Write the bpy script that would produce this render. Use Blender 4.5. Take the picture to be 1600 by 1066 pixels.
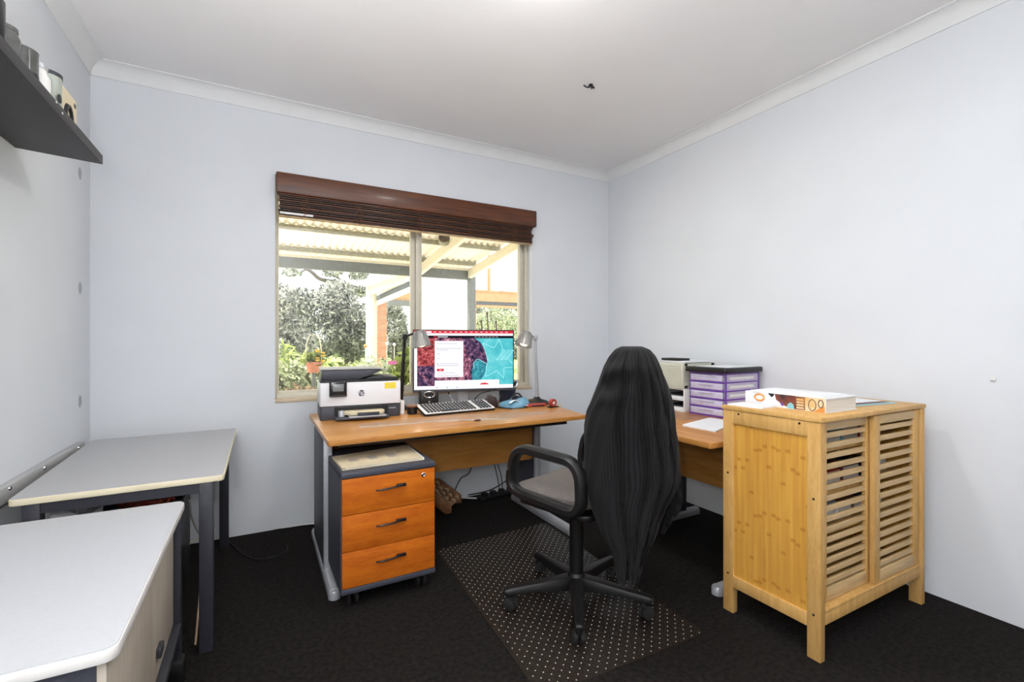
import bpy, bmesh, math, random
import numpy as np
from mathutils import Vector, Matrix

for o in list(bpy.data.objects):
    bpy.data.objects.remove(o, do_unlink=True)
SC = bpy.context.scene
COL = SC.collection
random.seed(7)
RNG = np.random.default_rng(11)
PI = math.pi
R = math.radians

# ------------------------------------------------------------------ camera
FPX, CAMH, HEAD = 730.5, 1.17, math.atan(395 / 730.5)
cam_d = bpy.data.cameras.new('camera')
cam_d.sensor_width = 36.0
cam_d.lens = FPX / 1600 * 36.0
cam_d.clip_start = 0.02
cam_d.clip_end = 200
cam = bpy.data.objects.new('camera', cam_d)
COL.objects.link(cam)
cam.location = (0, 0, CAMH)
cam.rotation_euler = (PI / 2, 0, -HEAD)
SC.camera = cam

# ------------------------------------------------------------------ sky, sun, flash, fill, exposure
world = bpy.data.worlds.new('sky')
SC.world = world
world.use_nodes = True
wb = world.node_tree.nodes['Background']
wb.inputs[0].default_value = (0.93, 0.97, 1.0, 1)
wb.inputs[1].default_value = 2.8
sun_d = bpy.data.lights.new('sun', 'SUN')
sun_d.energy = 13.0
sun_d.angle = R(1.5)
sun_d.color = (1.0, 0.95, 0.86)
sun = bpy.data.objects.new('sun', sun_d)
COL.objects.link(sun)
sun.rotation_euler = Vector((0.30, -0.32, -0.90)).to_track_quat('-Z', 'Y').to_euler()   # high, from beyond the garden
# the photographer's flash, just above and left of the lens (its shadows show beside the shelf and the table)
fl_d = bpy.data.lights.new('camera_flash', 'POINT')
fl_d.energy = 20.0
fl_d.shadow_soft_size = 0.05
fl_d.color = (1.0, 0.97, 0.95)
fl = bpy.data.objects.new('camera_flash', fl_d)
COL.objects.link(fl)
fl.location = (-0.16, -0.05, 1.32)
# added fill spot aimed straight up, brightening the ceiling and walls
fb_d = bpy.data.lights.new('ceiling_fill', 'SPOT')
fb_d.energy = 240.0
fb_d.spot_size = R(156)
fb_d.spot_blend = 0.6
fb_d.shadow_soft_size = 0.05
fb = bpy.data.objects.new('ceiling_fill', fb_d)
COL.objects.link(fb)
fb.location = (-0.16, -0.08, 1.38)
fb.rotation_euler = Vector((-0.12, 0.0, 1.0)).to_track_quat('-Z', 'Y').to_euler()

SC.view_settings.view_transform = 'Standard'
SC.view_settings.look = 'None'
SC.view_settings.exposure = 0.26
SC.view_settings.gamma = 1.0
SC.view_settings.use_curve_mapping = False

# ------------------------------------------------------------------ pixel -> place helpers
_c, _s = math.cos(HEAD), math.sin(HEAD)
def ray(x, y):
    u, v = (x - 800) / FPX, (533 - y) / FPX
    return Vector((u * _c + _s, -u * _s + _c, v))
def pZ(x, y, z):
    d = ray(x, y); return Vector((0, 0, CAMH)) + d * ((z - CAMH) / d.z)
def pY(x, y, Y):
    d = ray(x, y); return Vector((0, 0, CAMH)) + d * (Y / d.y)
def pX(x, y, X):
    d = ray(x, y); return Vector((0, 0, CAMH)) + d * (X / d.x)

# ------------------------------------------------------------------ materials
MATS = {}
def nodes_of(m):
    return m.node_tree.nodes, m.node_tree.links
def mat(name, col, rough=0.6, metal=0.0, var=0.06, scale=12.0, bump=0.0, bscale=60.0, stretch=(1, 1, 1), spec=0.5,
        col2=None, coat=0.0, emit=None, estr=0.0, alpha=1.0, trans=0.0):
    m = bpy.data.materials.new(name); m.use_nodes = True
    N, L = nodes_of(m)
    b = N['Principled BSDF']
    b.inputs['Roughness'].default_value = rough
    b.inputs['Metallic'].default_value = metal
    b.inputs['Specular IOR Level'].default_value = spec
    b.inputs['Coat Weight'].default_value = coat
    b.inputs['Coat Roughness'].default_value = 0.12
    b.inputs['Transmission Weight'].default_value = trans
    b.inputs['Alpha'].default_value = alpha
    tc = N.new('ShaderNodeTexCoord'); mp = N.new('ShaderNodeMapping')
    mp.inputs['Scale'].default_value = stretch
    L.new(tc.outputs['Object'], mp.inputs['Vector'])
    nz = N.new('ShaderNodeTexNoise'); nz.inputs['Scale'].default_value = scale
    nz.inputs['Detail'].default_value = 5
    L.new(mp.outputs[0], nz.inputs['Vector'])
    rp = N.new('ShaderNodeValToRGB')
    c2 = col2 if col2 else tuple(max(0, c * (1 - var * 2)) for c in col)
    c1 = col if col2 else tuple(min(1, c * (1 + var)) for c in col)
    rp.color_ramp.elements[0].position = 0.3; rp.color_ramp.elements[0].color = (*c2, 1)
    rp.color_ramp.elements[1].position = 0.7; rp.color_ramp.elements[1].color = (*c1, 1)
    L.new(nz.outputs['Fac'], rp.inputs[0]); L.new(rp.outputs[0], b.inputs['Base Color'])
    if bump > 0:
        n2 = N.new('ShaderNodeTexNoise'); n2.inputs['Scale'].default_value = bscale; n2.inputs['Detail'].default_value = 3
        L.new(mp.outputs[0], n2.inputs['Vector'])
        bp = N.new('ShaderNodeBump'); bp.inputs['Strength'].default_value = bump; bp.inputs['Distance'].default_value = 0.01
        L.new(n2.outputs['Fac'], bp.inputs['Height']); L.new(bp.outputs[0], b.inputs['Normal'])
    if emit:
        b.inputs['Emission Color'].default_value = (*emit, 1); b.inputs['Emission Strength'].default_value = estr
    MATS[name] = m
    return m

mat('wall_paint', (0.74, 0.765, 0.80), 0.85, var=0.012, scale=3, bump=0.04, bscale=90)
mat('ceiling_paint', (0.88, 0.87, 0.875), 0.9, var=0.012, scale=2, bump=0.03, bscale=60)
mat('cornice_paint', (0.80, 0.81, 0.81), 0.8, var=0.01)
mat('filler', (0.43, 0.47, 0.48), 0.9, var=0.1, scale=40)
mat('carpet', (0.026, 0.0225, 0.020), 1.0, col2=(0.010, 0.009, 0.0085), scale=55, bump=0.9, bscale=260, spec=0.1)
mat('slate', (0.055, 0.058, 0.078), 0.5, var=0.08, scale=90)
mat('slate_frame', (0.036, 0.036, 0.048), 0.45, var=0.05, scale=60)
mat('shelf_slate', (0.040, 0.038, 0.042), 0.6, var=0.08, scale=120)
mat('black_plastic', (0.006, 0.006, 0.0065), 0.45, var=0.1, scale=50)
mat('black_gloss', (0.010, 0.010, 0.012), 0.2, var=0.05)
mat('black_rubber', (0.008, 0.008, 0.008), 0.8)
mat('charcoal_plastic', (0.035, 0.037, 0.045), 0.45, var=0.08, scale=80)
mat('silver_metal', (0.46, 0.47, 0.50), 0.38, metal=0.35, var=0.04, scale=40)
mat('chrome', (0.75, 0.76, 0.78), 0.15, metal=1.0, var=0.03)
mat('light_grey_laminate', (0.49, 0.50, 0.52), 0.32, var=0.02, scale=150)
mat('mid_grey_laminate', (0.43, 0.43, 0.435), 0.4, var=0.03, scale=150)
mat('cream_edge', (0.78, 0.70, 0.50), 0.6, var=0.03)
mat('white_edge', (0.74, 0.72, 0.69), 0.55, var=0.03)
mat('beige_door', (0.50, 0.44, 0.36), 0.6, var=0.06, scale=10, stretch=(8, 8, 0.6))
mat('printer_white', (0.80, 0.80, 0.82), 0.4, var=0.01)
mat('printer_dark', (0.05, 0.052, 0.066), 0.45, var=0.05, scale=120)
mat('paper', (0.82, 0.83, 0.85), 0.8, var=0.02, scale=20)
mat('manila', (0.70, 0.60, 0.40), 0.8, var=0.08, scale=14)
mat('white_plastic', (0.78, 0.77, 0.75), 0.45, var=0.02)
mat('beige_plastic', (0.60, 0.60, 0.50), 0.5, var=0.03)
mat('yellow_sticker', (0.85, 0.68, 0.02), 0.6, var=0.03)
mat('blind_wood', (0.150, 0.042, 0.010), 0.4, col2=(0.055, 0.016, 0.006), scale=6, stretch=(0.6, 12, 12), coat=0.1)
mat('blind_slat', (0.060, 0.022, 0.011), 0.5, col2=(0.022, 0.009, 0.006), scale=8, stretch=(0.6, 20, 20))
mat('cord', (0.20, 0.075, 0.035), 0.8)
mat('window_metal', (0.62, 0.58, 0.47), 0.45, metal=0.0, var=0.03, scale=20)
mat('window_sill', (0.66, 0.54, 0.38), 0.55, var=0.05, scale=12, stretch=(0.6, 8, 8))
mat('red_plastic', (0.42, 0.05, 0.03), 0.5)
mat('blue_plastic', (0.12, 0.30, 0.44), 0.4, var=0.15, scale=14)
mat('navy_gloss', (0.018, 0.024, 0.05), 0.25)
mat('brown_wood', (0.27, 0.12, 0.05), 0.55, var=0.25, scale=18)
mat('pale_wood', (0.50, 0.34, 0.19), 0.6, var=0.15, scale=18)
mat('orange_cable', (0.55, 0.11, 0.04), 0.6)
mat('cable_white', (0.72, 0.72, 0.70), 0.5)
mat('cable_grey', (0.30, 0.30, 0.27), 0.5)
mat('cream_paint', (0.68, 0.62, 0.47), 0.5, var=0.05, scale=30)
mat('olive_steel', (0.27, 0.255, 0.175), 0.5, var=0.1, scale=30)
mat('grey_steel', (0.14, 0.15, 0.14), 0.5, var=0.1, scale=30)
mat('roof_cream', (0.86, 0.80, 0.68), 0.5, var=0.03, scale=4)
mat('timber_tan', (0.42, 0.25, 0.12), 0.65, var=0.08, scale=12)
mat('pale_green_paint', (0.62, 0.70, 0.60), 0.5, var=0.03)
mat('dark_canvas', (0.10, 0.11, 0.12), 0.8)
mat('mortar', (0.50, 0.43, 0.36), 0.9, var=0.1, scale=40)
mat('brick_clay', (0.52, 0.26, 0.16), 0.85, var=0.18, scale=6, bump=0.2, bscale=80)
mat('paving', (0.74, 0.66, 0.55), 0.9, var=0.15, scale=4)
mat('lawn', (0.26, 0.33, 0.08), 1.0, var=0.2, scale=6)
mat('bark', (0.13, 0.10, 0.085), 0.9, var=0.25, scale=20)
mat('terracotta', (0.58, 0.25, 0.16), 0.85, var=0.1)
mat('flower_pink', (0.72, 0.20, 0.45), 0.6)
mat('flower_yellow', (0.85, 0.55, 0.08), 0.6)
mat('flower_orange', (0.80, 0.30, 0.06), 0.6)
mat('glass_grey', (0.10, 0.105, 0.10), 0.12, var=0.2, scale=20)
mat('tin_green', (0.50, 0.54, 0.48), 0.35, metal=0.3)
mat('cream_card', (0.80, 0.70, 0.50), 0.7, var=0.04)
mat('grey_lcd', (0.22, 0.24, 0.24), 0.2)
mat('purple_plastic', (0.17, 0.055, 0.42), 0.3, var=0.1, scale=20)
mat('lilac_clear', (0.58, 0.54, 0.70), 0.25, var=0.05, scale=25)
mat('stud', (0.95, 0.93, 0.88), 0.35)  # near-white colour imitates the glints on the clear plastic studs
mat('book_art', (0.75, 0.42, 0.14), 0.5, col2=(0.85, 0.78, 0.62), scale=16)
mat('book_dark', (0.03, 0.02, 0.03), 0.5, col2=(0.24, 0.06, 0.03), scale=22)
mat('book_brown', (0.030, 0.013, 0.010), 0.6)
mat('book_teal', (0.25, 0.58, 0.66), 0.5)
mat('book_pages', (0.74, 0.70, 0.62), 0.9, var=0.08, scale=8, stretch=(1, 1, 90))
mat('seat_fabric', (0.20, 0.175, 0.16), 0.95, col2=(0.12, 0.105, 0.095), scale=220, bump=0.5, bscale=300)
mat('slat_light', (0.62, 0.42, 0.20), 0.5, var=0.1, scale=9, stretch=(0.6, 6, 6))

def translucent(name, c1, c2, scale, amount):
    m = bpy.data.materials.new(name); m.use_nodes = True
    N, L = nodes_of(m); b = N['Principled BSDF']; b.inputs['Roughness'].default_value = 0.6
    ge = N.new('ShaderNodeNewGeometry')          # every leaf its own shade of the colour
    rp = N.new('ShaderNodeValToRGB'); rp.color_ramp.elements[0].position = 0.1; rp.color_ramp.elements[0].color = (*c2, 1)
    rp.color_ramp.elements[1].position = 0.95; rp.color_ramp.elements[1].color = (*c1, 1)
    L.new(ge.outputs['Random Per Island'], rp.inputs[0]); L.new(rp.outputs[0], b.inputs['Base Color'])
    tr = N.new('ShaderNodeBsdfTranslucent'); L.new(rp.outputs[0], tr.inputs['Color'])
    mx = N.new('ShaderNodeMixShader'); mx.inputs[0].default_value = amount
    L.new(b.outputs[0], mx.inputs[1]); L.new(tr.outputs[0], mx.inputs[2]); L.new(mx.outputs[0], N['Material Output'].inputs[0])
    MATS[name] = m
translucent('white_canvas', (0.9, 0.9, 0.89), (0.86, 0.86, 0.85), 3.0, 0.5)
translucent('leaf_grey', (0.50, 0.50, 0.43), (0.03, 0.036, 0.03), 3.0, 0.35)
translucent('leaf_pale', (0.55, 0.58, 0.38), (0.08, 0.11, 0.05), 5.0, 0.35)
translucent('leaf_green', (0.48, 0.55, 0.16), (0.07, 0.11, 0.03), 7.0, 0.35)
translucent('leaf_rust', (0.66, 0.48, 0.30), (0.14, 0.09, 0.04), 9.0, 0.35)

def wood(name, c1, c2, stretch, scale=3.0, rough=0.35, coat=0.15, fine=0.5, spec=0.4):
    m = bpy.data.materials.new(name); m.use_nodes = True
    N, L = nodes_of(m); b = N['Principled BSDF']
    b.inputs['Roughness'].default_value = rough; b.inputs['Coat Weight'].default_value = coat
    b.inputs['Coat Roughness'].default_value = 0.15; b.inputs['Specular IOR Level'].default_value = spec
    tc = N.new('ShaderNodeTexCoord'); mp = N.new('ShaderNodeMapping'); mp.inputs['Scale'].default_value = stretch
    L.new(tc.outputs['Object'], mp.inputs['Vector'])
    n1 = N.new('ShaderNodeTexNoise'); n1.inputs['Scale'].default_value = scale; n1.inputs['Detail'].default_value = 6
    n1.inputs['Distortion'].default_value = 0.8
    n2 = N.new('ShaderNodeTexNoise'); n2.inputs['Scale'].default_value = scale * 7; n2.inputs['Detail'].default_value = 3
    L.new(mp.outputs[0], n1.inputs['Vector']); L.new(mp.outputs[0], n2.inputs['Vector'])
    mx = N.new('ShaderNodeMath'); mx.operation = 'MULTIPLY_ADD'
    L.new(n2.outputs['Fac'], mx.inputs[0]); mx.inputs[1].default_value = fine; L.new(n1.outputs['Fac'], mx.inputs[2])
    rp = N.new('ShaderNodeValToRGB')
    rp.color_ramp.elements[0].position = 0.5; rp.color_ramp.elements[0].color = (*c2, 1)
    rp.color_ramp.elements[1].position = 0.95; rp.color_ramp.elements[1].color = (*c1, 1)
    L.new(mx.outputs[0], rp.inputs[0]); L.new(rp.outputs[0], b.inputs['Base Color'])
    MATS[name] = m
wood('desk_beech', (0.57, 0.265, 0.065), (0.41, 0.165, 0.034), (1.2, 9, 9))
wood('desk_beech_y', (0.57, 0.265, 0.065), (0.41, 0.165, 0.034), (9, 1.2, 9))
wood('drawer_cherry', (0.60, 0.155, 0.010), (0.43, 0.090, 0.005), (1.6, 8, 8), rough=0.55, coat=0.0, spec=0.2)
wood('bamboo_frame', (0.68, 0.41, 0.14), (0.53, 0.29, 0.08), (9, 9, 1.5), scale=4, rough=0.5, coat=0.0)

def bamboo_panel():
    m = bpy.data.materials.new('bamboo_panel'); m.use_nodes = True
    N, L = nodes_of(m); b = N['Principled BSDF']; b.inputs['Roughness'].default_value = 0.45
    tc = N.new('ShaderNodeTexCoord'); sp = N.new('ShaderNodeSeparateXYZ'); cb = N.new('ShaderNodeCombineXYZ')
    L.new(tc.outputs['Object'], sp.inputs[0]); L.new(sp.outputs['Z'], cb.inputs['X']); L.new(sp.outputs['Y'], cb.inputs['Y'])
    br = N.new('ShaderNodeTexBrick')
    br.inputs['Scale'].default_value = 1.0; br.inputs['Brick Width'].default_value = 0.33; br.inputs['Row Height'].default_value = 0.019
    br.inputs['Mortar Size'].default_value = 0.0; br.offset = 0.37; br.offset_frequency = 2
    br.inputs['Color1'].default_value = (0.62, 0.31, 0.05, 1); br.inputs['Color2'].default_value = (0.67, 0.345, 0.062, 1)
    L.new(cb.outputs[0], br.inputs['Vector'])
    # node marks: one short darker bar across each single strip, staggered from strip to strip
    def M(op, a, b=None, c=None):
        n = N.new('ShaderNodeMath'); n.operation = op
        for k, v in enumerate((a, b, c)):
            if v is None: continue
            if isinstance(v, (int, float)): n.inputs[k].default_value = v
            else: L.new(v, n.inputs[k])
        return n.outputs[0]
    row = M('FLOOR', M('DIVIDE', sp.outputs['Y'], 0.019))
    wn = N.new('ShaderNodeTexWhiteNoise'); wn.noise_dimensions = '1D'; L.new(row, wn.inputs['W'])
    ph = M('FRACT', M('ADD', M('DIVIDE', sp.outputs['Z'], 0.27), M('MULTIPLY', wn.outputs['Value'], 7.3)))
    bar = M('SUBTRACT', 1.0, M('MINIMUM', 1.0, M('MULTIPLY', M('ABSOLUTE', M('SUBTRACT', ph, 0.5)), 26.0)))
    mk = N.new('ShaderNodeMixRGB'); mk.inputs[1].default_value = (1, 1, 1, 1); mk.inputs[2].default_value = (0.70, 0.52, 0.33, 1); L.new(bar, mk.inputs[0])
    nz = N.new('ShaderNodeTexNoise'); nz.inputs['Scale'].default_value = 4; mp = N.new('ShaderNodeMapping'); mp.inputs['Scale'].default_value = (20, 20, 0.8)
    L.new(tc.outputs['Object'], mp.inputs[0]); L.new(mp.outputs[0], nz.inputs['Vector'])
    mm = N.new('ShaderNodeMixRGB'); mm.blend_type = 'MULTIPLY'; mm.inputs[0].default_value = 0.8
    L.new(br.outputs['Color'], mm.inputs[1]); L.new(mk.outputs[0], mm.inputs[2])
    m3 = N.new('ShaderNodeMixRGB'); m3.blend_type = 'OVERLAY'; m3.inputs[0].default_value = 0.35
    L.new(mm.outputs[0], m3.inputs[1]); L.new(nz.outputs['Fac'], m3.inputs[2])
    L.new(m3.outputs[0], b.inputs['Base Color'])
    MATS['bamboo_panel'] = m
bamboo_panel()

def glass(name, tint=(1, 1, 1), gloss=0.06, dirt=0.0):
    m = bpy.data.materials.new(name); m.use_nodes = True
    N, L = nodes_of(m); N.remove(N['Principled BSDF'])
    tr = N.new('ShaderNodeBsdfTransparent'); tr.inputs[0].default_value = (*tint, 1)
    gl = N.new('ShaderNodeBsdfGlossy'); gl.inputs['Roughness'].default_value = 0.03
    mx = N.new('ShaderNodeMixShader'); mx.inputs[0].default_value = gloss
    L.new(tr.outputs[0], mx.inputs[1]); L.new(gl.outputs[0], mx.inputs[2])
    out = mx
    if dirt > 0:
        tc = N.new('ShaderNodeTexCoord'); nz = N.new('ShaderNodeTexVoronoi'); nz.inputs['Scale'].default_value = 55
        L.new(tc.outputs['Object'], nz.inputs['Vector'])
        rp = N.new('ShaderNodeValToRGB'); rp.color_ramp.elements[0].position = 0.05; rp.color_ramp.elements[0].color = (dirt, dirt, dirt, 1)
        rp.color_ramp.elements[1].position = 0.16; rp.color_ramp.elements[1].color = (0, 0, 0, 1)
        L.new(nz.outputs['Distance'], rp.inputs[0])
        df = N.new('ShaderNodeBsdfDiffuse'); df.inputs[0].default_value = (0.8, 0.78, 0.7, 1)
        m2 = N.new('ShaderNodeMixShader'); L.new(rp.outputs[0], m2.inputs[0]); L.new(mx.outputs[0], m2.inputs[1]); L.new(df.outputs[0], m2.inputs[2])
        out = m2
    L.new(out.outputs[0], N['Material Output'].inputs[0])
    MATS[name] = m
glass('window_glass', (0.97, 0.98, 0.97), 0.04, dirt=0.35)

def plastic_film(name, col, opac, rough):
    m = bpy.data.materials.new(name); m.use_nodes = True
    N, L = nodes_of(m); b = N['Principled BSDF']
    b.inputs['Base Color'].default_value = (*col, 1); b.inputs['Roughness'].default_value = rough
    tr = N.new('ShaderNodeBsdfTransparent'); mx = N.new('ShaderNodeMixShader'); mx.inputs[0].default_value = opac
    L.new(tr.outputs[0], mx.inputs[1]); L.new(b.outputs[0], mx.inputs[2]); L.new(mx.outputs[0], N['Material Output'].inputs[0])
    MATS[name] = m
plastic_film('chair_mat_film', (0.040, 0.030, 0.023), 0.42, 0.38)
plastic_film('desk_film', (0.75, 0.72, 0.66), 0.12, 0.10)
plastic_film('desk_film_glint', (0.85, 0.80, 0.70), 0.45, 0.2)
plastic_film('shade_smoke', (0.30, 0.30, 0.29), 0.72, 0.2)

def emission(name, col, strength, noise=None):
    m = bpy.data.materials.new(name); m.use_nodes = True
    N, L = nodes_of(m); N.remove(N['Principled BSDF'])
    e = N.new('ShaderNodeEmission'); e.inputs[0].default_value = (*col, 1); e.inputs[1].default_value = strength
    if noise:
        tc = N.new('ShaderNodeTexCoord'); nz = N.new('ShaderNodeTexNoise'); nz.inputs['Scale'].default_value = noise[0]; nz.inputs['Detail'].default_value = 8
        nz.inputs['Roughness'].default_value = 0.8
        L.new(tc.outputs['Object'], nz.inputs['Vector'])
        rp = N.new('ShaderNodeValToRGB'); E_ = rp.color_ramp.elements
        cols = noise[1]
        E_[0].position = 0.36; E_[0].color = (*cols[0], 1); E_[1].position = 0.64; E_[1].color = (*cols[-1], 1)
        for i, cc in enumerate(cols[1:-1]):
            el = E_.new(0.36 + 0.28 * (i + 1) / (len(cols) - 1)); el.color = (*cc, 1)
        L.new(nz.outputs['Fac'], rp.inputs[0]); L.new(rp.outputs[0], e.inputs[0])
    L.new(e.outputs[0], N['Material Output'].inputs[0])
    MATS[name] = m
emission('scr_white', (0.90, 0.88, 0.93), 0.95)
emission('scr_red', (0.72, 0.03, 0.05), 0.9)
emission('scr_black', (0.012, 0.010, 0.016), 1.0)
emission('scr_grey', (0.55, 0.55, 0.60), 0.8)
emission('scr_line', (0.45, 0.92, 0.95), 1.0)
emission('scr_teal', (0.10, 0.50, 0.56), 1.0, (4.0, [(0.05, 0.42, 0.48), (0.11, 0.55, 0.60), (0.25, 0.68, 0.72)]))
emission('scr_tealdark', (0.05, 0.3, 0.36), 1.0, (30.0, [(0.01, 0.06, 0.10), (0.04, 0.26, 0.33), (0.10, 0.48, 0.53)]))
emission('scr_photo', (0.3, 0.1, 0.12), 1.0, (38.0, [(0.01, 0.008, 0.02), (0.06, 0.03, 0.07), (0.42, 0.14, 0.20), (0.80, 0.50, 0.60)]))
emission('scr_photored', (0.3, 0.1, 0.1), 1.0, (34.0, [(0.02, 0.008, 0.015), (0.20, 0.03, 0.04), (0.55, 0.10, 0.10), (0.72, 0.34, 0.38)]))
emission('scr_photodark', (0.05, 0.05, 0.1), 1.0, (40.0, [(0.006, 0.008, 0.02), (0.02, 0.02, 0.06), (0.16, 0.07, 0.14), (0.45, 0.28, 0.40)]))
emission('bulb_glow', (1.0, 0.88, 0.68), 1.6)
emission('ceiling_glow', (1.0, 0.98, 0.95), 5.0)

def knit(name):
    m = bpy.data.materials.new(name); m.use_nodes = True
    N, L = nodes_of(m); b = N['Principled BSDF']; b.inputs['Roughness'].default_value = 0.95
    b.inputs['Specular IOR Level'].default_value = 0.15
    b.inputs['Sheen Weight'].default_value = 0.03
    tc = N.new('ShaderNodeTexCoord'); mp = N.new('ShaderNodeMapping'); mp.inputs['Scale'].default_value = (1, 1, 1)
    L.new(tc.outputs['UV'], mp.inputs[0])
    wv = N.new('ShaderNodeTexWave'); wv.inputs['Scale'].default_value = 34; wv.inputs['Distortion'].default_value = 0.6; wv.inputs['Detail'].default_value = 2
    L.new(mp.outputs[0], wv.inputs['Vector'])
    nz = N.new('ShaderNodeTexNoise'); nz.inputs['Scale'].default_value = 140; L.new(mp.outputs[0], nz.inputs['Vector'])
    ad = N.new('ShaderNodeMath'); ad.operation = 'MULTIPLY_ADD'; ad.inputs[1].default_value = 0.6
    L.new(nz.outputs['Fac'], ad.inputs[0]); L.new(wv.outputs['Fac'], ad.inputs[2])
    rp = N.new('ShaderNodeValToRGB')
    rp.color_ramp.elements[0].position = 0.25; rp.color_ramp.elements[0].color = (0.0055, 0.0055, 0.0058, 1)
    rp.color_ramp.elements[1].position = 1.25; rp.color_ramp.elements[1].color = (0.0135, 0.0133, 0.014, 1)
    L.new(ad.outputs[0], rp.inputs[0]); L.new(rp.outputs[0], b.inputs['Base Color'])
    bp = N.new('ShaderNodeBump'); bp.inputs['Strength'].default_value = 0.35; bp.inputs['Distance'].default_value = 0.0015
    L.new(ad.outputs[0], bp.inputs['Height']); L.new(bp.outputs[0], b.inputs['Normal'])
    MATS[name] = m
knit('charcoal_knit')

# ------------------------------------------------------------------ mesh helpers
class MB:
    def __init__(s):
        s.v = []; s.f = []; s.uv = {}
    def add(s, vs, fs):
        n = len(s.v); s.v += [tuple(q) for q in vs]; s.f += [tuple(i + n for i in f) for f in fs]; return s
    def box(s, x0, x1, y0, y1, z0, z1):
        if x0 > x1: x0, x1 = x1, x0
        if y0 > y1: y0, y1 = y1, y0
        if z0 > z1: z0, z1 = z1, z0
        return s.add([(x0, y0, z0), (x1, y0, z0), (x1, y1, z0), (x0, y1, z0), (x0, y0, z1), (x1, y0, z1), (x1, y1, z1), (x0, y1, z1)],
                     [(0, 3, 2, 1), (4, 5, 6, 7), (0, 1, 5, 4), (1, 2, 6, 5), (2, 3, 7, 6), (3, 0, 4, 7)])
    def prism(s, poly, z0, z1, M=None):
        n = len(poly)
        a = sum(poly[i][0] * poly[(i + 1) % n][1] - poly[(i + 1) % n][0] * poly[i][1] for i in range(n))
        if a < 0: poly = list(reversed(poly))
        vs = [(p[0], p[1], z0) for p in poly] + [(p[0], p[1], z1) for p in poly]
        if M: vs = [tuple(M @ Vector(q)) for q in vs]
        return s.add(vs, [tuple(reversed(range(n))), tuple(range(n, 2 * n))] + [(i, (i + 1) % n, n + (i + 1) % n, n + i) for i in range(n)])
    def tube(s, pts, r, seg=8, closed=False):
        pts = [Vector(p) for p in pts]; n = len(pts); rs = r if isinstance(r, (list, tuple)) else [r] * n
        rings = []; up = None
        for i, p in enumerate(pts):
            if closed: t = pts[(i + 1) % n] - pts[i - 1]
            else: t = pts[min(i + 1, n - 1)] - pts[max(i - 1, 0)]
            t.normalize()
            if up is None:
                up = Vector((0, 0, 1)) if abs(t.z) < 0.9 else Vector((1, 0, 0))
            a = t.cross(up)
            if a.length < 1e-5: a = t.cross(Vector((0.3, 1, 0.2)))
            a.normalize(); b = a.cross(t).normalized(); up = b
            rings.append([p + a * (math.cos(2 * PI * k / seg) * rs[i]) + b * (math.sin(2 * PI * k / seg) * rs[i]) for k in range(seg)])
        vs = [q for rg in rings for q in rg]; fs = []
        m = n if closed else n - 1
        for i in range(m):
            j = (i + 1) % n
            for k in range(seg):
                fs.append((i * seg + k, i * seg + (k + 1) % seg, j * seg + (k + 1) % seg, j * seg + k))
        if not closed:
            fs += [tuple(reversed(range(seg))), tuple(range((n - 1) * seg, n * seg))]
        return s.add(vs, fs)
    def bar(s, pts, w, h, closed=False):
        """rectangular section swept: w sideways (horizontal), h along the other way"""
        pts = [Vector(p) for p in pts]; n = len(pts); vs = []
        for i, p in enumerate(pts):
            t = (pts[(i + 1) % n] - pts[i - 1]) if closed else pts[min(i + 1, n - 1)] - pts[max(i - 1, 0)]
            t.normalize(); a = t.cross(Vector((0, 0, 1)))
            if a.length < 1e-4: a = Vector((1, 0, 0))
            a.normalize(); b = a.cross(t)
            vs += [p - a * w / 2 - b * h / 2, p + a * w / 2 - b * h / 2, p + a * w / 2 + b * h / 2, p - a * w / 2 + b * h / 2]
        fs = []
        for i in range(n if closed else n - 1):
            j = (i + 1) % n
            for k in range(4): fs.append((i * 4 + k, i * 4 + (k + 1) % 4, j * 4 + (k + 1) % 4, j * 4 + k))
        if not closed: fs += [(3, 2, 1, 0), tuple((n - 1) * 4 + k for k in range(4))]
        return s.add(vs, fs)
    def lathe(s, prof, seg=24, M=None, cap=True):
        vs = []
        for r, z in prof:
            for k in range(seg):
                a = 2 * PI * k / seg; vs.append((r * math.cos(a), r * math.sin(a), z))
        if M: vs = [tuple(M @ Vector(q)) for q in vs]
        fs = []
        for i in range(len(prof) - 1):
            for k in range(seg):
                fs.append((i * seg + k, i * seg + (k + 1) % seg, (i + 1) * seg + (k + 1) % seg, (i + 1) * seg + k))
        if cap: fs += [tuple(reversed(range(seg))), tuple(range((len(prof) - 1) * seg, len(prof) * seg))]
        return s.add(vs, fs)
    def mesh(s, name, m, bev=0.0, seg=2, smooth=40):
        me = bpy.data.meshes.new(name); me.from_pydata(s.v, [], s.f)
        bm = bmesh.new(); bm.from_mesh(me)
        bmesh.ops.recalc_face_normals(bm, faces=bm.faces)
        if bev > 0:
            ed = [e for e in bm.edges if len(e.link_faces) == 2 and e.calc_face_angle(0) > 0.5]
            bmesh.ops.bevel(bm, geom=ed, offset=bev, segments=seg, profile=0.5, affect='EDGES', clamp_overlap=True)
        bm.to_mesh(me); bm.free()
        if m: me.materials.append(MATS[m])
        if smooth:
            me.polygons.foreach_set('use_smooth', [True] * len(me.polygons)); me.set_sharp_from_angle(angle=R(smooth))
        me.update()
        return me
    def build(s, name, m, parent=None, bev=0.0, seg=2, smooth=40, label=None):
        o = bpy.data.objects.new(name, s.mesh(name, m, bev, seg, smooth)); COL.objects.link(o)
        if parent: o.parent = parent
        if label: o['label'] = label
        return o

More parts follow.
